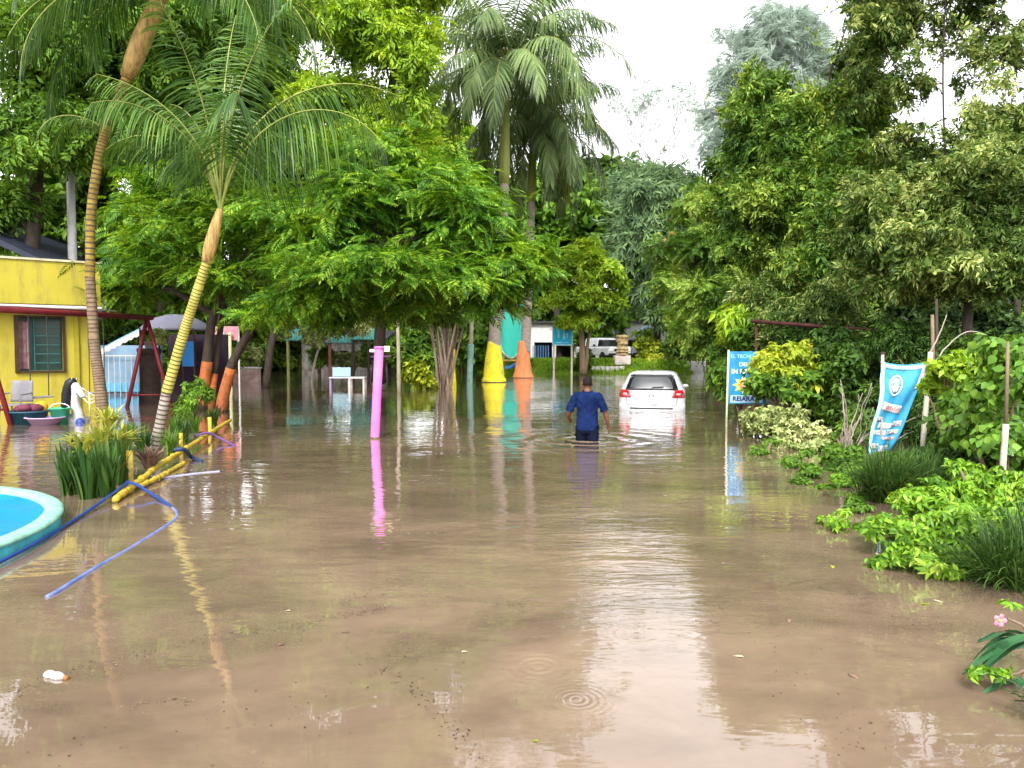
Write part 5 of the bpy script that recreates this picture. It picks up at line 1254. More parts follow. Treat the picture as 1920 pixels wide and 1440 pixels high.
# ---------------------------------------------------------------- white hatchback, seen from behind
M_CAR = mat('white car paint', (.4, .41, .43), .3, .02, 1, coat=.4, dirt=.28)
M_GLASS = mat('tinted car glass', (.008, .01, .012), .03, .2, 2, spec=.9)
M_BLK = mat('black car plastic', (.018, .018, .02), .5, .2, 6)
M_RED = mat('red tail lamp', (.3, .008, .012), .12, .25, 12, spec=.7, coat=.6)
M_CHR = mat('chrome', (.5, .5, .52), .15, .1, 3, metal=.9)
cg = G(1221, 771)
car = thing('white_car', 'white hatchback seen from behind, sunk to its bumper in brown water', 'car', (cg[0], cg[1], -.51), None, R(-13))
#          z     half  rear  front
SL = [(.16, .70, .16, 3.45), (.24, .76, .08, 3.58), (.36, .80, .02, 3.66), (.5, .82, .0, 3.69), (.6, .825, .0, 3.69), (.645, .825, .02, 3.68), (.67, .82, .06, 3.66), (.78, .825, .08, 3.62), (.92, .82, .10, 3.5),
      (.99, .805, .115, 3.2), (1.03, .785, .13, 2.75), (1.08, .755, .16, 2.62), (1.2, .70, .235, 2.4), (1.32, .645, .32, 2.12), (1.40, .60, .38, 1.92), (1.435, .565, .40, 1.82), (1.46, .52, .43, 1.74), (1.478, .44, .52, 1.6), (1.487, .3, .75, 1.35)]
SLA = np.array(SL)
def car_at(z): return [np.interp(z, SLA[:, 0], SLA[:, k]) for k in (1, 2, 3)]
NE = 5.0
def rear_y(x, z):
    hw, yr, yf = car_at(z); q = min(.999, abs(x) / hw); L2 = (yf - yr) / 2
    return yr + .30 * (1 - (1 - q ** 3.2) ** (1 / 2.6))
def ring(z, n=64):
    hw, yr, yf = car_at(z); pts = []
    xs = np.sin(np.linspace(-1, 1, n // 4 + 1) * math.pi / 2)
    for x in xs: pts.append((x * hw, rear_y(x * hw, z), z))
    s = pts[-1][1]; fr = .5 if z < 1.0 else .35
    for y in np.linspace(s, yf - fr, n // 4 + 1)[1:]: pts.append((hw, y, z))
    for x in xs[::-1][1:]: pts.append((x * hw, yf - fr * (1 - (1 - min(.999, abs(x)) ** 2.4) ** (1 / 2.4)), z))
    for y in np.linspace(yf - fr, s, n // 4 + 1)[1:-1]: pts.append((-hw, y, z))
    return pts
zs = np.concatenate([np.linspace(SL[i][0], SL[i + 1][0], 3)[:-1] for i in range(len(SL) - 1)] + [[SL[-1][0]]])
RG = [ring(z) for z in zs]; n = len(RG[0])
V = np.array(RG).reshape(-1, 3); F = []
for i in range(len(RG) - 1):
    for j in range(n): k = (j + 1) % n; F.append((i * n + j, i * n + k, (i + 1) * n + k, (i + 1) * n + j))
F.append(tuple(range(n))[::-1]); F.append(tuple((len(RG) - 1) * n + j for j in range(n)))
link_mesh('body', V, F, M_CAR, car, smooth=True, local=True)
def rear_patch(name, xfun, z0, z1, m, off, nz=8, nx=14, parent=None, th=.012):
    P = [[(x, rear_y(x, z) - off, z) for x in np.linspace(*xfun(z), nx)] for z in np.linspace(z0, z1, nz)]
    return Geo().grid(np.array(P)).build(name, m, parent or car, local=True, smooth=True, solid=th)
def lin(z, z0, z1, a, b_): t = (z - z0) / (z1 - z0); return a + (b_ - a) * t
rear_patch('rear_window', lambda z: (-lin(z, 1.03, 1.4, .63, .5), lin(z, 1.03, 1.4, .63, .5)), 1.04, 1.39, M_GLASS, .006)
rear_patch('window_seal', lambda z: (-lin(z, 1.03, 1.4, .655, .525), lin(z, 1.03, 1.4, .655, .525)), 1.02, 1.41, M_BLK, .003)
for s in (-1, 1):
    lp = rear_patch('tail_light', lambda z: (min(s * lin(z, .85, 1.03, .5, .55), s * car_at(z)[0] * .985), max(s * lin(z, .85, 1.03, .5, .55), s * car_at(z)[0] * .985)), .84, 1.03, M_RED, .012, 7, 12)
    rear_patch('reversing_lamp', lambda z: (s * .66 - .05, s * .66 + .05), .9, .95, mat('pale lamp', (.6, .3, .3), .1), .018, 3, 4, lp, .006)
    Geo().tube([(s * .826, .3, .62), (s * .826, 1.0, .6), (s * .83, 2.5, .6), (s * .826, 3.3, .62)], .012, 6).build('side_trim', M_BLK, car, local=True)
    g = Geo()
    P = [[(s * (car_at(z)[0] + .004), y, z) for y in np.linspace(lin(z, 1.03, 1.38, .62, .8), lin(z, 1.03, 1.38, 2.35, 1.75), 10)] for z in np.linspace(1.04, 1.38, 6)]
    g.grid(np.array(P)); g.build('side_window', M_GLASS, car, local=True, smooth=True, solid=.006)
    mg = Geo().ball((s * .82, 2.3, 1.03), (.09, .06, .055), 12, 8); mg.build('door_mirror', M_CAR, car, local=True, smooth=True)
    for yy in (.68, 3.0):
        rot = np.array(Matrix.Rotation(math.pi / 2, 3, 'Y')); wg = Geo(); wg.lathe([(0, -.09), (.25, -.09), (.29, -.06), (.29, .06), (.25, .09), (0, .09)], (s * .76, yy, .29), 22, rot=rot); wq = wg.build('wheel', mat('black tyre', (.02, .02, .02), .8), car, local=True, smooth=False)
        Geo().lathe([(0, .092), (.17, .092), (.17, .1), (0, .105)], (s * .76, yy, .29), 18, rot=rot).build('rim', mat('grey rim', (.4, .4, .42), .4, metal=.6), wq, local=True)
rear_patch('bumper_slot', lambda z: (-.52, .52), .565, .595, M_BLK, .008, 3, 14)
for s in (-1, 1): rear_patch('tailgate_gap', lambda z: (s * lin(z, .66, 1.03, .6, .66) - .004, s * lin(z, .66, 1.03, .6, .66) + .004), .66, 1.02, M_BLK, .004, 8, 2)
rear_patch('tailgate_gap', lambda z: (-.6, .6), .655, .663, M_BLK, .004, 2, 14)
pl = rear_patch('number_plate', lambda z: (-.24, .24), .44, .545, mat('grey number plate', (.5, .5, .48), .5, .1, 4), .014, 3, 8)
g = Geo(); g.tube([(.05 * math.sin(a), rear_y(0, .88) - .008, .885 + .04 * math.cos(a)) for a in np.linspace(0, 2 * np.pi, 25)], .009, 6); g.tube([(0, rear_y(0, .88) - .008, .85), (0, rear_y(0, .9) - .008, .925)], .009, 6); g.build('emblem', M_CHR, car, local=True)
g = Geo()
for k, (x, w_) in enumerate(((-.11, .03), (-.065, .035), (-.02, .025), (.02, .03), (.065, .035), (.105, .025))): g.box((x, rear_y(0, .79) - .004, .785), (w_ * .8, .008, .028))
g.build('tailgate_badge', M_CHR, car, local=True)
Geo().tube([(0, rear_y(0, 1.04) - .03, 1.05), (.02, rear_y(0, 1.1) - .03, 1.09), (.3, rear_y(0, 1.1) - .03, 1.11)], .012, 6).build('rear_wiper', M_BLK, car, local=True)
Geo().tube([(0, .75, 1.47), (0, .45, 1.7)], [.009, .004], 6).build('aerial', M_BLK, car, local=True)
Geo().box((.06, rear_y(0, .62) - .002, .7), (.2, .03, .03)).build('tailgate_handle', M_CAR, car, local=True, bevel=.008)

# ---------------------------------------------------------------- man wading away
mb = G(1101, 826)
man = thing('person', 'man in a navy polo shirt wading away from the camera, one arm bent', 'person', (mb[0], mb[1], -.63), None, R(-3))
M_SKIN = mat('tanned skin', (.14, .06, .034), .5, .12, 8)
M_SHIRT = mat('navy polo shirt', (.005, .013, .055), .85, .4, 6, .9, 11, col2=(.008, .02, .08), spec=.05)
M_TROU = mat('dark navy trousers', (.004, .006, .018), .8, .3, 5, spec=.06)
M_HAIR = mat('short black hair', (.012, .011, .011), .8, .3, 40, .6, 90, spec=.08)
z0 = 0
g = Geo()      # body: legs, hips, trunk, neck, head, arms and hands in one skin
def vv(*p): return np.array(p, float)
for s, st in ((-1, .14), (1, -.12)):
    g.tube(smooth_path([vv(s * .1, st * 1.0, .04), vv(s * .1, st * .9, .12), vv(s * .1, st * .6 + .03, .47), vv(s * .1, st * .2, .75), vv(s * .09, 0, .92)], 14), np.interp(np.linspace(0, 1, 14), [0, .2, .45, .55, 1], [.045, .048, .062, .06, .078]), 12)
    g.ball(vv(s * .1, st + .08, .045), (.05, .13, .045), 12, 8)
g.tube(smooth_path([vv(0, 0, .84), vv(0, .01, 1.0), vv(0, .02, 1.2), vv(0, .025, 1.36), vv(0, .02, 1.43)], 12), [.13, .145, .15, .15, .15, .15, .16, .165, .16, .15, .11, .06], 16, squash=.72)
g.tube([vv(0, .02, 1.38), vv(0, .03, 1.48), vv(0, .05, 1.55)], [.07, .058, .056], 12)
g.ball(vv(0, .055, 1.6), (.077, .096, .112), 18, 14); g.ball(vv(0, .1, 1.55), (.055, .06, .06), 12, 8)
g.tube([vv(0, .145, 1.62), vv(0, .168, 1.585)], [.012, .018], 8)
for s in (-1, 1): g.ball(vv(s * .088, .045, 1.595), (.012, .022, .034), 10, 8)
ARM = {-1: [vv(-.185, .02, 1.385), vv(-.245, .03, 1.27), vv(-.30, .02, 1.115), vv(-.315, .13, 1.03), vv(-.3, .22, .985)], 1: [vv(.185, .02, 1.385), vv(.245, .0, 1.25), vv(.295, -.01, 1.12), vv(.335, .02, .98), vv(.36, .06, .88)]}
for s in (-1, 1):
    g.tube(smooth_path(ARM[s], 16), np.interp(np.linspace(0, 1, 16), [0, .25, .5, .62, 1], [.062, .055, .043, .044, .028]), 12)
    w0 = ARM[s][-1]; d = unit(ARM[s][-1] - ARM[s][-2]); side = unit(np.cross(d, vv(s, .2, 0.0))); nrm = np.cross(side, d)
    g.tube([w0, w0 + d * .05, w0 + d * .095], [.027, .038, .034], 10, squash=.5)
    for k, (o_, l) in enumerate(((-.028, .068), (-.009, .078), (.01, .074), (.027, .058))):
        p0 = w0 + d * .088 + side * o_
        g.tube(smooth_path([p0, p0 + d * l * .5 - nrm * .006, p0 + d * l * .85 - nrm * .026], 5), [.0095, .0092, .009, .0085, .007], 7)
    p0 = w0 + d * .03 + side * (-.032)
    g.tube([p0, p0 + d * .03 - side * .02, p0 + d * .062 - side * .022 - nrm * .012], [.013, .011, .009], 7)
fuse('body', g, M_SKIN, man, .0085, 3, smoothf=.4)
g = Geo()
g.tube(smooth_path([vv(0, 0, .80), vv(0, .01, 1.0), vv(0, .02, 1.2), vv(0, .025, 1.36), vv(0, .022, 1.455)], 16), [.196, .198, .192, .186, .18, .177, .176, .178, .183, .188, .19, .186, .178, .16, .12, .074], 20, squash=.74)
for s in (-1, 1):
    a = smooth_path(ARM[s], 16)[:8]
    g.tube(np.vstack((vv(s * .1, .02, 1.39)[None], a)), np.interp(np.linspace(0, 1, 9), [0, .2, .6, 1], [.06, .072, .068, .07]), 14)
fuse('polo_shirt', g, M_SHIRT, man, .011, 4)
Geo().tube([vv(.075 * math.sin(a), .028 + .068 * math.cos(a), 1.462 + .012 * math.cos(a)) for a in np.linspace(0, 2 * np.pi, 25)], .016, 7, squash=1.0).build('collar', M_SHIRT, man, local=True, smooth=True)
g = Geo()
for s in (-1, 1): g.tube([ARM[s][0] * 0 + smooth_path(ARM[s], 16)[7], smooth_path(ARM[s], 16)[7] + (smooth_path(ARM[s], 16)[7] - smooth_path(ARM[s], 16)[6]) * .3], .0715, 14)
g.build('sleeve_band', mat('dark navy cuff', (.008, .018, .07), .8), man, local=True, smooth=True)
g = Geo()
g.tube(smooth_path([vv(0, 0, .74), vv(0, 0, .8), vv(0, .005, .92), vv(0, .01, 1.0)], 8), [.1, .165, .178, .18, .178, .174, .172, .17], 20, squash=.78)
for s, st in ((-1, .14), (1, -.12)):
    g.tube(smooth_path([vv(s * .1, st * .7 + .02, .38), vv(s * .1, st * .3, .65), vv(s * .09, 0, .88)], 8), [.08, .085, .09, .095, .1, .105, .108, .108], 12)
fuse('trousers', g, M_TROU, man, .013, 4)
g = Geo(); g.ball(vv(0, .048, 1.612), (.083, .101, .112), 20, 14); ha = np.vstack(g.V)
keep = [f for f in g.F if all((ha[i][1] < .1 or ha[i][2] > 1.665) and ha[i][2] > 1.548 for i in f)]
link_mesh('hair', ha, keep, M_HAIR, man, local=True, smooth=True, solid=.012)
g = Geo()
for s in (-1, 1): g.ball(vv(s * .03, .142, 1.605), (.012, .008, .007), 8, 6)
g.build('eyes', M_HAIR, man, local=True)
g = Geo(); g.ball(vv(0, .152, 1.545), (.024, .01, .007), 8, 6); g.build('mouth', mat('lip', (.22, .07, .06), .5), man, local=True)

# creases in the wet cloth
for o_ in man.children:
    if o_.name.split('.')[0] in ('polo_shirt', 'trousers'):
        me = o_.data; nrm_ = [v.normal.copy() for v in me.vertices]
        for v, nn in zip(me.vertices, nrm_):
            c_ = v.co
            k_ = mnoise.noise(Vector((c_.x * 9 + c_.z * 5, c_.y * 9, c_.z * 13 - abs(c_.x) * 14))) + .5 * mnoise.noise(Vector((c_.x * 22, c_.y * 20, c_.z * 26 + c_.x * 20)))
            v.co = c_ + nn * (k_ * .013 + .003)
        me.update()
# ---------------------------------------------------------------- blue sign on a stick, half hidden by the lime bush
M_SB = mat('weathered blue sign', (.012, .16, .38), .5, .25, 3, col2=(.03, .28, .5), dirt=.2)
M_STICK = mat('pale stick', (.55, .5, .36), .75, .2, 8, dirt=.3)
b = G(1361, 799); D = float(b[1])
sg = thing('blue_sign', 'blue lettered sign with a yellow burst on a thin stick', 'sign', (b[0], D, 0), None, R(-6))
z1, z0 = W(1364, 659, D)[2], W(1364, 757, D)[2]; ws = .74
Geo().box((ws / 2 + .02, .0, (z0 + z1) / 2), (ws, .025, z1 - z0)).build('panel', M_SB, sg, local=True, bevel=.004)
Geo().tube([(.0, -.02, -.55), (.015, -.02, .6), (.03, -.02, z1 + .03)], [.022, .021, .019], 8).build('stick', M_STICK, sg, local=True, smooth=True)
Geo().tube([(ws - .02, .03, -.55), (ws - .02, .03, z1)], .02, 8).build('stick', M_STICK, sg, local=True, smooth=True)
M_LET = mat('pale sign paint', (.62, .74, .8), .6, .1)
M_LETD = mat('navy sign paint', (.01, .03, .12), .6, .1)
hgt = z1 - z0
text('lettering', 'EL TECHO', .1, (.3, -.0145, z1 - .1), (math.pi / 2, 0, 0), mat('pale green sign paint', (.35, .6, .45), .6), sg, .003)
text('lettering', 'DEL', .11, (.33, -.0145, z1 - .26), (math.pi / 2, 0, 0), M_LET, sg, .003)
text('lettering', 'IN RZNA', .125, (.34, -.0145, z1 - .4), (math.pi / 2, 0, 0), M_LET, sg, .003, bold=.003)
Geo().box((.39, -.0135, z0 + .1), (.62, .004, .15)).build('text_strip', mat('pale blue strip', (.35, .5, .68), .6, .1), sg, local=True)
text('lettering', 'REIARA', .13, (.33, -.0185, z0 + .1), (math.pi / 2, 0, 0), M_LETD, sg, .003, bold=.004)
g = Geo(); c = (.36, z0 + .38)
for k, (r0, r1, m_, th) in enumerate(((.24, .15, 0, .004), (.16, .1, 1, .008), (.075, .05, 2, .012))):
    pts = [(c[0] + (r0 if i % 2 else r1) * math.cos(i * math.pi / 9) * 1.05, -.0125, c[1] + (r0 if i % 2 else r1) * .75 * math.sin(i * math.pi / 9)) for i in range(18)]
    g.prism(pts, (0, -th, 0), m_)
g.build('burst', [mat('yellow sign paint', (.65, .62, .12), .6), mat('orange sign paint', (.65, .24, .03), .6), mat('peach sign paint', (.7, .5, .35), .6)], sg, local=True)

# ---------------------------------------------------------------- sagging banner and its posts
D = 10.4
bn = thing('banner', 'torn light blue banner with a white emblem sagging from two posts', 'banner', W(1690, 860, D))
rowsy = [(678, 1654, 1741), (690, 1654, 1741), (712, 1653, 1733), (735, 1653, 1723), (755, 1650, 1716), (775, 1646, 1708), (800, 1640, 1698), (825, 1636, 1688), (845, 1634, 1678), (862, 1634, 1664)]
RY = np.array([r[0] for r in rowsy]); RLx = np.array([r[1] for r in rowsy]); RRx = np.array([r[2] for r in rowsy])
def BS(u, v, off=0.0):
    y = 678 + (862 - 678) * v
    xl, xr = np.interp(y, RY, RLx), np.interp(y, RY, RRx)
    p = W(xl + (xr - xl) * u, y + 6 * math.sin(u * 3.14) * (1 - v) - 10 * (1 - u) * 0, D)
    p[1] += .02 * math.sin(v * 11 + u * 3) + .015 * math.sin(u * 14 + v * 5) + .12 * v - off
    return p
def bpatch(name, u0, u1, v0, v1, m, off, nu=10, nv=10, parent=None, shear=0.0):
    P = [[BS(u, v + shear * (u - u0), off) for u in np.linspace(u0, u1, nu)] for v in np.linspace(v0, v1, nv)]
    return Geo().grid(np.array(P)).build(name, m, parent or bn, smooth=True, solid=.002)
bpatch('cloth', 0, 1, 0, 1, mat('light blue banner cloth', (.015, .25, .52), .6, .25, 3, col2=(.08, .36, .56)), 0, 40, 60)
M_BW = mat('faded white print', (.5, .56, .6), .6, .14, 6)
M_BP = mat('pale blue print', (.36, .62, .75), .6, .2, 5)
bpatch('border', 0, .1, .0, .98, M_BP, .005, 4, 40); bpatch('border', .1, .9, .015, .06, M_BP, .005, 20, 3); bpatch('torn_edge', .86, 1, .03, .28, M_BW, .006, 5, 12)
P = [[BS(.36 + .17 * r_ * math.cos(a), .225 + .115 * r_ * math.sin(a), .007) for a in np.linspace(0, 2 * np.pi, 29)] for r_ in (.78, 1.0)]
Geo().grid(np.array(P)).build('emblem_ring', M_BW, bn, smooth=True, solid=.002)
P = [[BS(.36 + .12 * r_ * math.cos(a), .225 + .085 * r_ * math.sin(a), .0055) for a in np.linspace(0, 2 * np.pi, 25)] for r_ in (.02, 1.0)]
Geo().grid(np.array(P)).build('emblem_field', mat('grey blue print', (.3, .42, .5), .6), bn, smooth=True, solid=.002)
em = [(.36, .165, .045, .022), (.36, .2, .035, .02), (.34, .235, .05, .03), (.385, .25, .05, .035), (.33, .275, .045, .012)]
g = Geo()
for u, v, a, b_ in em: g.grid(np.array([[BS(u + a * r_ * math.cos(t), v + b_ * r_ * math.sin(t), .009) for t in np.linspace(0, 2 * np.pi, 13)] for r_ in (.05, 1)]))
g.build('emblem_figure', M_BW, bn, solid=.002)
lb = bpatch('label', .12, .72, .40, .485, M_BW, .008, 14, 6, None, .07)
g = Geo()
for u in np.linspace(.22, .66, 9): g.grid(np.array([[BS(u_, v + .07 * (u_ - .12), .0115) for u_ in np.linspace(u, u + .032, 3)] for v in np.linspace(.422 + .012 * (int(u * 90) % 2), .468, 4)]))
g.build('label_letters', mat('faded red print', (.55, .16, .12), .6), lb, solid=.002)
rb = random.Random(6)
PM = [mat('grey photo print', (.26, .28, .3), .6, .5, 60, col2=(.55, .55, .52)), M_BW, mat('dull mauve print', (.35, .27, .33), .6, .5, 60, col2=(.5, .5, .55))]
for k, (u0, u1, v0, v1) in enumerate(((.1, .3, .56, .61), (.2, .6, .62, .68), (.62, .9, .6, .66), (.52, .88, .69, .74), (.12, .48, .7, .75), (.4, .85, .765, .8), (.1, .36, .84, .9), (.4, .75, .86, .94))):
    q = bpatch('photo_print', u0, u1, v0, v1, PM[k % 3], .006, 7, 5)
    for j in range(3):
        u = rb.uniform(u0, u1 - .1); v = rb.uniform(v0, v1 - .025)
        bpatch('print_detail', u, u + rb.uniform(.05, .1), v, v + rb.uniform(.012, .025), PM[(k + 1 + j) % 3], .0085 + .002 * j, 3, 3, q)
o = thing('banner_post', 'whitish wooden post right of the torn blue banner', 'post', W(1731, 862, 10.3))
Geo().tube(smooth_path([W(1728, 880, 10.3), W(1733, 800, 10.3), W(1740, 720, 10.3), W(1745, 660, 10.3)], 10), [.038, .036, .034], 9).build('shaft', mat('whitish wood', (.42, .38, .3), .85, .25, 7, .4, 25, dirt=.5), o, smooth=True)
Geo().lathe([(.1, 0), (.11, .09), (.08, .12), (0, .12)], W(1727, 878, 10.25), 9).build('footing', M_WHITE, o)
o = thing('banner_post', 'thin grey stake at the left edge of the torn blue banner', 'post', W(1650, 870, 10.5))
Geo().tube([W(1651, 900, 10.5), W(1653, 780, 10.5), W(1655, 664, 10.5)], .022, 8).build('shaft', mat('grey stake', (.35, .33, .3), .8), o, smooth=True)
Geo().lathe([(.03, 0), (.03, .03), (0, .035)], W(1655, 664, 10.5), 8).build('cap', BK_DARK, o)
o = thing('fence_post', 'pale wooden post wrapped in vine at the right edge', 'post', W(1882, 950, 6.9))
Geo().tube(smooth_path([W(1875, 965, 6.9), W(1880, 880, 6.9), W(1886, 795, 6.9)], 7), [.03, .028, .027], 9).build('shaft', mat('whitish wood', (.42, .38, .3), .85, .25, 7, .4, 25, dirt=.5), o, smooth=True)
Geo().tube([W(1886, 795, 6.9), W(1888, 720, 6.9), W(1890, 640, 6.9)], [.017, .016, .014], 8).build('upper_stake', BK_BROWN, o, smooth=True)
o = thing('fence_post', 'dark brown stake rising behind the torn blue banner', 'post', W(1752, 880, 11.2))
Geo().tube([W(1752, 890, 11.2), W(1750, 700, 11.2), W(1748, 590, 11.2)], [.03, .028, .024], 8).build('shaft', BK_BROWN, o, smooth=True)
Geo().tube([W(1758, 890, 11.5), W(1756, 560, 11.5)], [.03, .02], 8).build('creeper_stem', BK_DARK, o, smooth=True)
o = thing('steel_gateway', 'rusty red steel beam on posts half lost in the dark foliage', 'gateway', W(1530, 820, 15))
M_RUST = mat('rusty steel', (.055, .018, .016), .8, .4, 8, .3, 30)
Geo().tube([W(1408, 602, 16), W(1540, 612, 15.2), W(1665, 622, 14.6)], .04, 8).build('beam', M_RUST, o, smooth=True)
for px, D_ in ((1418, 16), (1655, 14.7)): Geo().tube([W(px, 880, D_), W(px, 606, D_)], .03, 8).build('post', M_RUST, o, smooth=True)

# ---------------------------------------------------------------- shrubs of the right bank
def shrub(label, bl, n, tm, s0, s1, lm, seed, base=None, group=None, cat='shrub', stems=6, sm=BK_BROWN, nm='shrub', **kw):
    bb = bpx(bl); c = bb[0]
    bx, by = c[0], c[1]
    bz = min(0, float(ground_z(np.array(bx), np.array(by))) + .02)
    o = thing(nm, label, cat, (bx, by, bz), group)
    kw.setdefault('clumps', 16); kw.setdefault('cs', .32); kw.setdefault('shell', .35)
    V, F, CC = scatter(bb, n, tm, s0, s1, seed=seed, **kw); link_mesh('foliage', V, F, lm, o)
    st = Geo(); rr = random.Random(seed)
    for q in rr.sample(range(len(CC)), min(stems, len(CC))):
        limb_geo(st, [np.array((bx + rr.uniform(-.12, .12), by + rr.uniform(-.12, .12), bz - .1)), (np.array((bx, by, bz)) + CC[q]) / 2 + np.array((0, 0, .1)), CC[q]], .022 * by / 10 + .008, .008, 6, 8, .06, rr)
    st.build('stems', sm, o, smooth=True)
    return o
shrub('lime green bush covering the right half of the blue sign', [(1475, 672, 50, 32, 14.2), (1440, 690, 22, 26, 14), (1510, 668, 50, 30, 14.4), (1470, 705, 60, 30, 14)], 1500, T_BROAD, .11, .19, LM_YEL, 401)
shrub('mid green bush between lime bush and pale bush', [(1480, 725, 70, 35, 13.8), (1540, 720, 50, 45, 14), (1430, 730, 35, 25, 13.8), (1550, 770, 40, 40, 13.8)], 1700, T_BROAD, .11, .19, LM_MID, 402)
shrub('cream edged pale bush leaning over the water below the blue sign', [(1460, 790, 55, 38, 12.9), (1500, 820, 55, 30, 12.4), (1415, 800, 26, 26, 13.2), (1540, 840, 42, 18, 11.9)], 2000, T_BROAD, .075, .13, LM_VAR, 403)
shrub('small low pale bush at the water right of the cream edged one', [(1530, 842, 40, 17, 11.4), (1495, 848, 24, 12, 11.5)], 520, T_BROAD, .06, .11, LM_VAR, 404)
shrub('hanging lime leaf spray above the blue sign', [(1400, 590, 40, 30, 17.5), (1375, 615, 28, 26, 17.2), (1430, 570, 30, 25, 17.8)], 800, T_DROOP, .2, .34, LM_LIME, 405, droop=.5)
shrub('dark leafy bush against the rusty beam', [(1400, 650, 30, 40, 17), (1350, 690, 26, 55, 18), (1380, 720, 30, 50, 16.5)], 1100, T_BROAD, .15, .25, LM_MID, 406)
shrub('green leafy bush left of the torn banner', [(1590, 700, 35, 60, 13), (1560, 660, 45, 45, 14), (1600, 780, 30, 40, 12.5)], 1100, T_BROAD, .12, .2, LM_DEEP, 407)
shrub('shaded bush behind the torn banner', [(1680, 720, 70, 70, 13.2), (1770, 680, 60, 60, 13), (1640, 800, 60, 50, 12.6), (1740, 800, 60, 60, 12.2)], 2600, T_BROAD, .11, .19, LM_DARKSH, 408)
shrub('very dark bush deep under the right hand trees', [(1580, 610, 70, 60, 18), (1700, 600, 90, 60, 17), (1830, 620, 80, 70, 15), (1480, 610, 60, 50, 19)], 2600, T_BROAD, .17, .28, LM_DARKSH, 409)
shrub('shaded bush low behind the vine covered posts', [(1830, 800, 60, 70, 10), (1900, 760, 60, 90, 9.5), (1790, 860, 45, 45, 10)], 1900, T_BROAD, .1, .17, LM_DEEP, 410)
shrub('tall shaded shrub wall between the torn banner and the right edge', [(1790, 740, 60, 80, 11.2), (1850, 700, 60, 80, 10.8), (1750, 800, 40, 70, 11), (1700, 660, 60, 60, 12.6)], 3000, T_TWIG, .14, .26, LM_DEEP, 411)
shrub('dark leafy wall left of the torn banner under the rusty beam', [(1600, 680, 60, 70, 14.4), (1560, 760, 50, 60, 14.2), (1620, 780, 40, 60, 13), (1510, 640, 60, 50, 16)], 3000, T_TWIG, .15, .28, LM_DEEP, 412)
shrub('leafy young bamboo thicket above the lime bush', [(1480, 610, 60, 45, 16.5), (1420, 560, 50, 50, 17.5), (1550, 580, 60, 60, 16)], 2200, T_MIX, .16, .3, LM_OLIVE, 413)
shrub('low creeping shrub along the bank between pale bush and lemon grass', [(1575, 850, 30, 26, 11.2), (1600, 830, 34, 40, 11.8)], 900, T_BROAD, .08, .13, LM_MID, 414)
# bare twiggy bush
o = thing('dry_twigs', 'bare dry twigs arching beside the torn banner', 'twigs', W(1590, 870, 11)); g = Geo(); rr = random.Random(12)
for k in range(16):
    x1, y1 = rr.uniform(1575, 1660), rr.uniform(690, 820); limb_geo(g, [W(1590 + rr.uniform(-12, 12), 880, 11), W((1590 + x1) / 2 + rr.uniform(-12, 12), (870 + y1) / 2, 11 + rr.uniform(-.3, .3)), W(x1, y1, 11 + rr.uniform(-.5, .3))], .012, .005, 5, 8, .1, rr)
for pts in ([(1745, 700), (1775, 650), (1815, 622), (1850, 628)], [(1640, 840), (1700, 790), (1760, 770)], [(1740, 668), (1760, 630), (1775, 590)], [(1560, 890), (1640, 845), (1730, 800)]):
    limb_geo(g, [W(x, y, 10.8) for x, y in pts], .013, .006, 6, 12, .03, rr)
g.build('stems', mat('grey dry twig', (.3, .25, .21), .9, .3, 9), o, smooth=True)
# lemon grass clump
def clump(name, label, c, n, h, wd, lm, seed, lean, off=(0, 0)):
    g = np.random.default_rng(seed); c = np.array(c, float)
    az = g.uniform(0, 2 * np.pi, n); ln = g.uniform(.15, 1, n) * lean; hh = h * g.uniform(.55, 1.1, n)
    d = np.stack((np.cos(az) + off[0], np.sin(az) + off[1], 0 * az), 1); s = np.stack((-np.sin(az), np.cos(az), 0 * az), 1) * wd / 2
    b0 = c + np.stack((g.normal(size=n), g.normal(size=n), 0 * az), 1) * .09 * h
    V = []
    for t, w_ in ((0, .7), (.3, 1), (.6, .85), (.85, .5), (1.0, .05)):
        P = b0 + d * (ln * hh * t ** 1.25)[:, None] + Z * (hh * (t - .55 * ln * t ** 2.6))[:, None]
        V += [P - s * w_, P + s * w_]
    V = np.stack(V, 1).reshape(-1, 3)
    F = np.array([(0, 1, 3, 2), (2, 3, 5, 4), (4, 5, 7, 6), (6, 7, 9, 8)])[None] + (np.arange(n) * 10)[:, None, None]
    o = thing(name, label, 'grass clump', c); link_mesh('blades', V, F.reshape(-1, 4), lm, o)
    Geo().lathe([(.08 * h, -.1), (.1 * h, 0), (.05 * h, .1 * h), (0, .11 * h)], c, 9).build('tuft_base', BK_BROWN, o)
LM_LEMON = leafmat('long grass blade', (.02, .055, .01), (.045, .1, .018), (.12, .19, .04), .3, .4)
clump('lemon_grass', 'large fountain of long dark grass below the torn banner', W(1660, 955, 7.6), 620, .82, .013, LM_LEMON, 1, .95, (-.1, -.15))
clump('lemon_grass', 'second clump of long dark grass against the banner post foot', W(1722, 940, 7.9), 380, .7, .013, LM_LEMON, 2, .9)
clump('lemon_grass', 'dark arching grass hanging over the water at the right edge', W(1885, 1120, 4.9), 520, .62, .011, LM_LEMON, 3, 1.1, (-.25, -.2))
clump('lemon_grass', 'dark arching grass right of the bright shrub at the right edge', W(1935, 1090, 5.1), 400, .7, .011, LM_LEMON, 4, 1.0, (-.2, -.1))
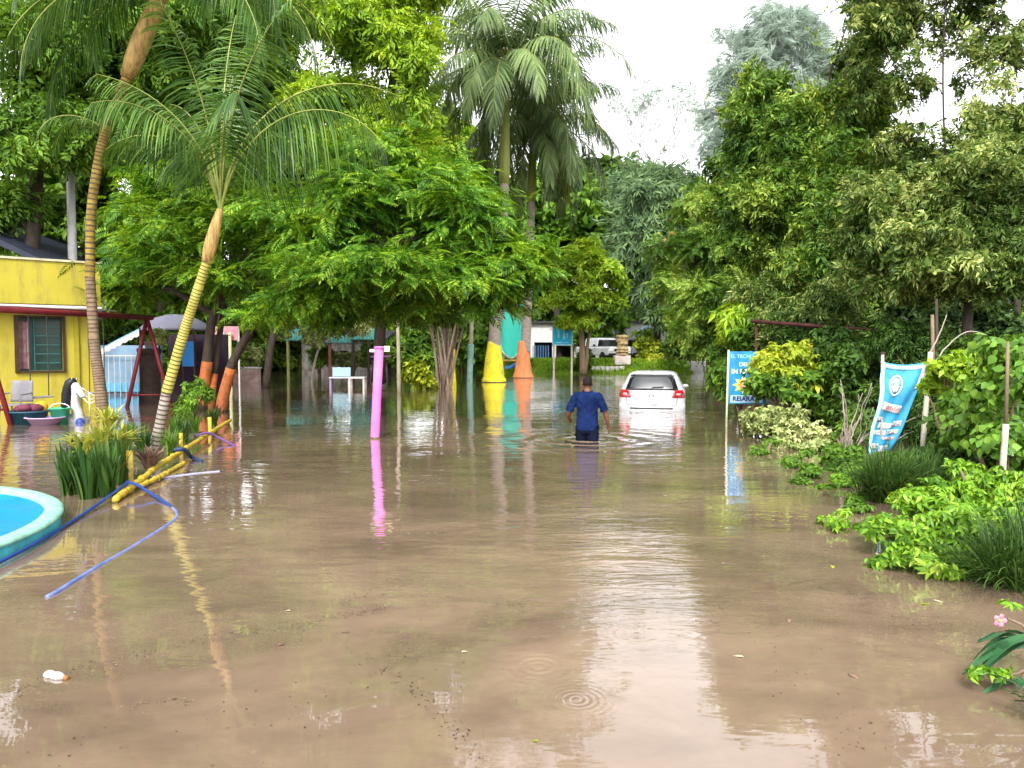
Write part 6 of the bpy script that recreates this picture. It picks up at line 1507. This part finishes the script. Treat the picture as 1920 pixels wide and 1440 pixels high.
# big bright shrub in front, hand sized leaves
FIN = dict(up=.75, out=.5, rnd=.4, droop=.35, clumps=20, cs=.3, shell=.4)
shrub('big bright green shrub spilling over the water in the right foreground', [(1770, 1000, 90, 62, 5.6), (1700, 1040, 60, 45, 5.2), (1850, 985, 80, 65, 5.9), (1740, 950, 70, 45, 6.0), (1800, 1060, 70, 28, 5.2), (1670, 985, 40, 26, 5.6)], 1900, T_FINE, .05, .1, LM_SHRUB, 420, **FIN)
shrub('bright shrub behind the foreground shrub, under the vine post', [(1830, 930, 60, 45, 6.8), (1760, 925, 45, 35, 7), (1895, 930, 45, 60, 6.5), (1800, 890, 40, 30, 7.2)], 1300, T_FINE, .055, .1, LM_SHRUB, 421, **FIN)
shrub('trailing green plant floating along the water left of the lemon grass', [(1520, 890, 22, 26, 9), (1545, 920, 26, 18, 8.3), (1500, 905, 22, 10, 8.6), (1545, 955, 22, 10, 7.6)], 260, T_BROAD, .06, .1, LM_MID, 422, nm='trailing_plant', cat='plant')
shrub('small trailing plant in the water left of the bright shrub', [(1620, 995, 24, 20, 6.4), (1645, 1015, 18, 10, 6.1)], 130, T_FINE, .05, .085, LM_SHRUB, 423, nm='trailing_plant', cat='plant')
for i, (px, py, n_, lab) in enumerate([(1480, 872, 150, 'trailing plant at the water under the low pale bush'), (1575, 905, 190, 'trailing plant creeping out from the left foot of the lemon grass'), (1600, 950, 170, 'trailing plant in front of the lemon grass'), (1560, 985, 90, 'lone sprig floating left of the bright shrub'), (1420, 850, 120, 'small plant at the water left below the pale bush')]):
    D_ = G(px, py)[1]
    shrub(lab, [(px, py - 8, 24, 12, D_), (px + 26, py - 20, 22, 15, D_ + .4), (px + 8, py - 2, 26, 7, D_ - .2)], n_, T_FINE, .045, .085, LM_SHRUB if i % 2 else LM_MID, 430 + i, nm='trailing_plant', cat='plant', group='trailing plants along the right shore')
shrub('leafy shrub filling the gap between lemon grass and the torn banner', [(1600, 880, 40, 36, 9.4), (1640, 900, 40, 24, 8.8), (1700, 880, 50, 36, 9.2), (1570, 860, 30, 26, 10)], 1300, T_BROAD, .075, .13, LM_MID, 436)
shrub('tall shaded shrub right behind the bright foreground shrub', [(1850, 880, 70, 60, 8.2), (1770, 870, 50, 45, 8.6), (1910, 860, 50, 70, 7.8)], 1700, T_BROAD, .075, .13, LM_DEEP, 437)
# vine mound at the right edge
shrub('glossy vine with round leaves climbing high at the right edge', [(1880, 660, 55, 45, 7.4), (1900, 720, 40, 60, 7.2), (1850, 740, 50, 45, 7.6), (1830, 800, 45, 45, 7.8), (1890, 830, 50, 60, 7.3), (1800, 780, 35, 45, 8.2)], 2200, leaf_fine(1, .8, .05, .25), .065, .115, LM_VINE, 424, nm='climbing_vine', cat='vine', clumps=18, cs=.35, shell=.45, up=.35, out=.75, rnd=.35, droop=.6)
shrub('yellowing vine reaching left from the right edge towards the banner post', [(1790, 690, 45, 26, 9), (1760, 720, 30, 34, 9.3), (1830, 700, 35, 24, 8.6)], 420, T_BROAD, .09, .15, LM_LIME, 425, nm='climbing_vine', cat='vine')
# plumeria-like sprig with a pink flower, front right corner
o = thing('flowering_plant', 'plant with dark drooping leaves and one pink flower in the lower right corner', 'plant', G(1955, 1330))
c0 = W(1925, 1170, 3.6)
LM_BLADE = leafmat('blue green drooping leaf', (.02, .07, .025), (.04, .13, .05), (.09, .2, .09), .25, .28, .5)
g = np.random.default_rng(5); Vs = []; Fs = []; k = 0
for i in range(20):
    tx, ty = (1800 + g.uniform(0, 50), 1215 + g.uniform(-20, 60)) if i < 12 else (1830 + g.uniform(0, 90), 1330 + g.uniform(-50, 0))
    s0 = W(1915 + g.uniform(-25, 40), 1195 + g.uniform(-12, 16), 3.55 + g.uniform(-.12, .12)) if i < 12 else W(1930 + g.uniform(-15, 10), 1280, 3.4 + g.uniform(-.1, .1))
    e = W(tx, ty, 3.5 + g.uniform(-.2, .15)); mid = (s0 + e) / 2 + np.array((0, 0, .035))
    Q = smooth_path([s0, mid, e], 7); sd_ = unit(np.cross(e - s0, Z + g.normal(size=3) * .4)); ww = np.array((.3, .8, 1, 1, .85, .5, .05)) * .021
    V = np.stack((Q - sd_ * ww[:, None], Q - np.array((0, 0, .006)), Q + sd_ * ww[:, None]), 1).reshape(-1, 3)
    Vs.append(V); Fs.append(np.array([[a * 3 + b_, a * 3 + b_ + 1, a * 3 + b_ + 4, a * 3 + b_ + 3] for a in range(6) for b_ in (0, 1)]) + k); k += len(V)
link_mesh('drooping_leaves', np.vstack(Vs), np.vstack(Fs), LM_BLADE, o)
V, F, _ = scatter(bpx([(1905, 1135, 22, 12, 3.7), (1850, 1262, 40, 10, 3.35), (1900, 1265, 30, 14, 3.35)]), 26, T_FINE, .035, .06, seed=33, clumps=5); link_mesh('small_leaves', V, F, LM_SHRUB, o)
st = Geo(); st.tube(smooth_path([G(1955, 1330) + (0, 0, -.2), W(1945, 1240, 3.55), W(1925, 1180, 3.6), W(1890, 1160, 3.62)], 10), np.linspace(.016, .006, 10), 7); st.tube(smooth_path([W(1945, 1240, 3.55), W(1900, 1265, 3.4), W(1830, 1262, 3.35)], 8), np.linspace(.009, .004, 8), 6); st.build('stem', BK_BROWN, o, smooth=True)
fl = Geo(); fc = W(1872, 1162, 3.6); M_FL = mat('pink petal', (.62, .1, .2), .5, .2, 20, col2=(.7, .3, .38))
for a in range(5):
    an = a * 2 * math.pi / 5; dv = np.array((math.cos(an), -.35, math.sin(an))); sv = np.array((-math.sin(an), 0, math.cos(an)))
    fl.grid(np.array([[fc + dv * r_ * .034 + sv * s_ * .013 * math.sin(.4 + r_ * 2.2) + np.array((0, -.006 * math.sin(r_ * 3), 0)) for s_ in (-1, -.3, .3, 1)] for r_ in np.linspace(0.05, 1, 6)]))
fl.build('flower', M_FL, o, smooth=True, solid=.001)
Geo().ball(fc + (0, -.012, 0), (.008, .012, .008), 10, 6).build('flower_heart', mat('yellow flower heart', (.75, .5, .1), .6), o)
strap_plant('strap_plant', 'dark strap leaved plant cut off by the lower right edge', G(1965, 1360), 30, .3, .03, LM_SNAKE, .7, 370)

# ---------------------------------------------------------------- trees of the right bank
RT = [(T_MIX, .5, 1.0), (T_BROAD, .55, .62), (T_TWIG, .3, .9)]
RB = dict(up=.5, out=.5, rnd=.55, droop=.45, clumps=46, cs=.21, shell=.2, flat=.75, low=.8)
tree('bamboo', 'tall leafy bamboo like tree left of centre on the right bank', 'tree',
     [(1565, 840, 18), (1562, 640, 18), (1556, 440, 18), (1560, 250, 18), (1590, 120, 18)],
     [(1420, 190, 60, 65, 19), (1490, 250, 85, 85, 18), (1400, 280, 55, 65, 19.5), (1560, 330, 95, 85, 17.5), (1450, 370, 85, 70, 18.5), (1580, 440, 90, 75, 17), (1420, 450, 60, 60, 19), (1520, 510, 80, 60, 17.5), (1610, 200, 75, 85, 18), (1560, 215, 60, 50, 18.5), (1470, 560, 60, 50, 18), (1600, 560, 70, 60, 16.5), (1560, 640, 60, 50, 16.5), (1360, 380, 40, 60, 20)],
     8600, RT, .2, .37, LM_BAMG, BK_DARK, 'leafy trees on the right bank', 11, 60, (.11, .04), **RB,
     trunks=[([(1590, 840, 18.3), (1600, 600, 18.3), (1640, 300, 18.3)], .06, .025), ([(1545, 840, 17.8), (1520, 600, 17.8), (1480, 330, 18)], .06, .025)])
tree('bamboo', 'large leafy tree with heavy leaf layers at the right edge', 'tree',
     [(1800, 860, 12.5), (1810, 650, 12.5), (1830, 450, 12.5), (1850, 330, 12.5)],
     [(1700, 390, 100, 65, 12.8), (1820, 360, 120, 75, 12.4), (1750, 470, 120, 70, 12.2), (1880, 440, 80, 80, 12), (1640, 460, 70, 65, 13.2), (1690, 525, 70, 35, 12.7), (1800, 530, 70, 30, 12.2), (1900, 340, 80, 70, 12.7), (1640, 370, 60, 55, 13.7), (1915, 530, 45, 45, 11.7), (1850, 300, 60, 45, 13)],
     8000, RT, .15, .29, LM_OLIVE, BK_DARK, 'leafy trees on the right bank', 12, 60, (.11, .04), **RB)
tree('bamboo', 'tall sparse leafy tree showing white sky through it at the top right', 'tree',
     [(1790, 840, 15.5), (1785, 500, 15.5), (1772, 290, 15.5), (1768, 120, 15.5), (1775, -40, 15.5)],
     [(1650, 60, 90, 85, 16), (1720, 20, 80, 70, 16), (1640, 170, 70, 70, 16.5), (1880, 100, 75, 100, 15), (1860, 220, 80, 70, 15), (1780, -80, 160, 90, 15.5), (1820, 40, 60, 60, 16), (1700, 270, 80, 55, 16), (1910, 260, 60, 60, 15), (1640, -60, 90, 80, 16.5), (1440, -150, 90, 70, 18), (1530, -110, 80, 70, 17), (1900, -80, 110, 90, 15), (1730, 160, 45, 50, 16)],
     2600, RT, .17, .32, LM_OLIVE, BK_DARK, 'leafy trees on the right bank', 13, 90, (.035, .012), **RB)
tree('bamboo', 'slim leafy tree between the conifer and the sparse top right tree', 'tree',
     [(1520, 800, 21), (1524, 500, 21), (1530, 300, 21), (1560, 120, 21)],
     [(1610, 130, 50, 65, 21), (1640, 60, 50, 65, 20), (1520, 240, 65, 55, 21), (1650, -40, 65, 75, 20), (1570, 250, 75, 60, 20)],
     2000, RT, .22, .4, LM_OLIVE, BK_DARK, 'leafy trees on the right bank', 14, 30, (.07, .03), **RB)

# ---------------------------------------------------------------- small things on the flood
p = G(105, 1270); o = thing('plastic_bottle', 'crushed clear white plastic bottle floating in the lower left', 'bottle', p)
rot = np.array(Matrix.Rotation(R(68), 3, 'Z') @ Matrix.Rotation(math.pi / 2, 3, 'X'))
Geo().lathe([(0, -.06), (.022, -.06), (.026, -.045), (.02, -.02), (.026, .0), (.024, .02), (.012, .05), (.01, .062), (0, .062)], p + (0, 0, .008), 14, rot=rot, sy=.7).build('body', mat('milky plastic', (.55, .56, .58), .2, .25, 30), o, smooth=True)
Geo().lathe([(0, .058), (.012, .058), (.012, .078), (0, .078)], p + (0, 0, .008), 10, rot=rot).build('cap', mat('brown cap', (.25, .1, .03), .5), o, smooth=True)
LMF = [leafmat('floating pale leaf', (.3, .27, .16), (.45, .4, .28), (.6, .55, .42), .1), LM_DRY, LM_YEL]
fl_l = [(865, 1223, .022, 0, 'small pale leaf floating left of the sky reflection'), (1748, 1125, .03, 0, 'pale curled leaf floating before the foreground shrub'), (1725, 1132, .03, 2, 'yellow leaf floating just left of the pale curled one'), (1395, 1232, .03, 0, 'pale leaf floating right of the sky reflection'), (1480, 1160, .025, 1, 'brown leaf floating mid right'), (640, 1185, .025, 1, 'brown leaf floating on the silt streak'), (1590, 1262, .03, 1, 'brown leaf floating in the lower right'), (1250, 930, .03, 0, 'pale leaf floating below the white car'), (1560, 1060, .03, 2, 'yellow leaf floating left of the foreground shrub'), (520, 1210, .025, 1, 'brown leaf floating left of the other silt leaf'), (545, 1145, .02, 0, 'tiny pale leaf floating left of centre'), (1010, 1390, .015, 2, 'tiny yellow leaf at the foot of the sky reflection')]
for px, py, s, mi_, lab in fl_l:
    p = G(px, py, .004); V, F = xf(leaf_fine(s * 2, s, .004, .004), random.uniform(0, 6.2), 0, 1, p)
    tag(link_mesh('floating_leaf', V, F, LMF[mi_], loc=p, solid=.001), lab, 'leaf', 'leaves floating on the flood')
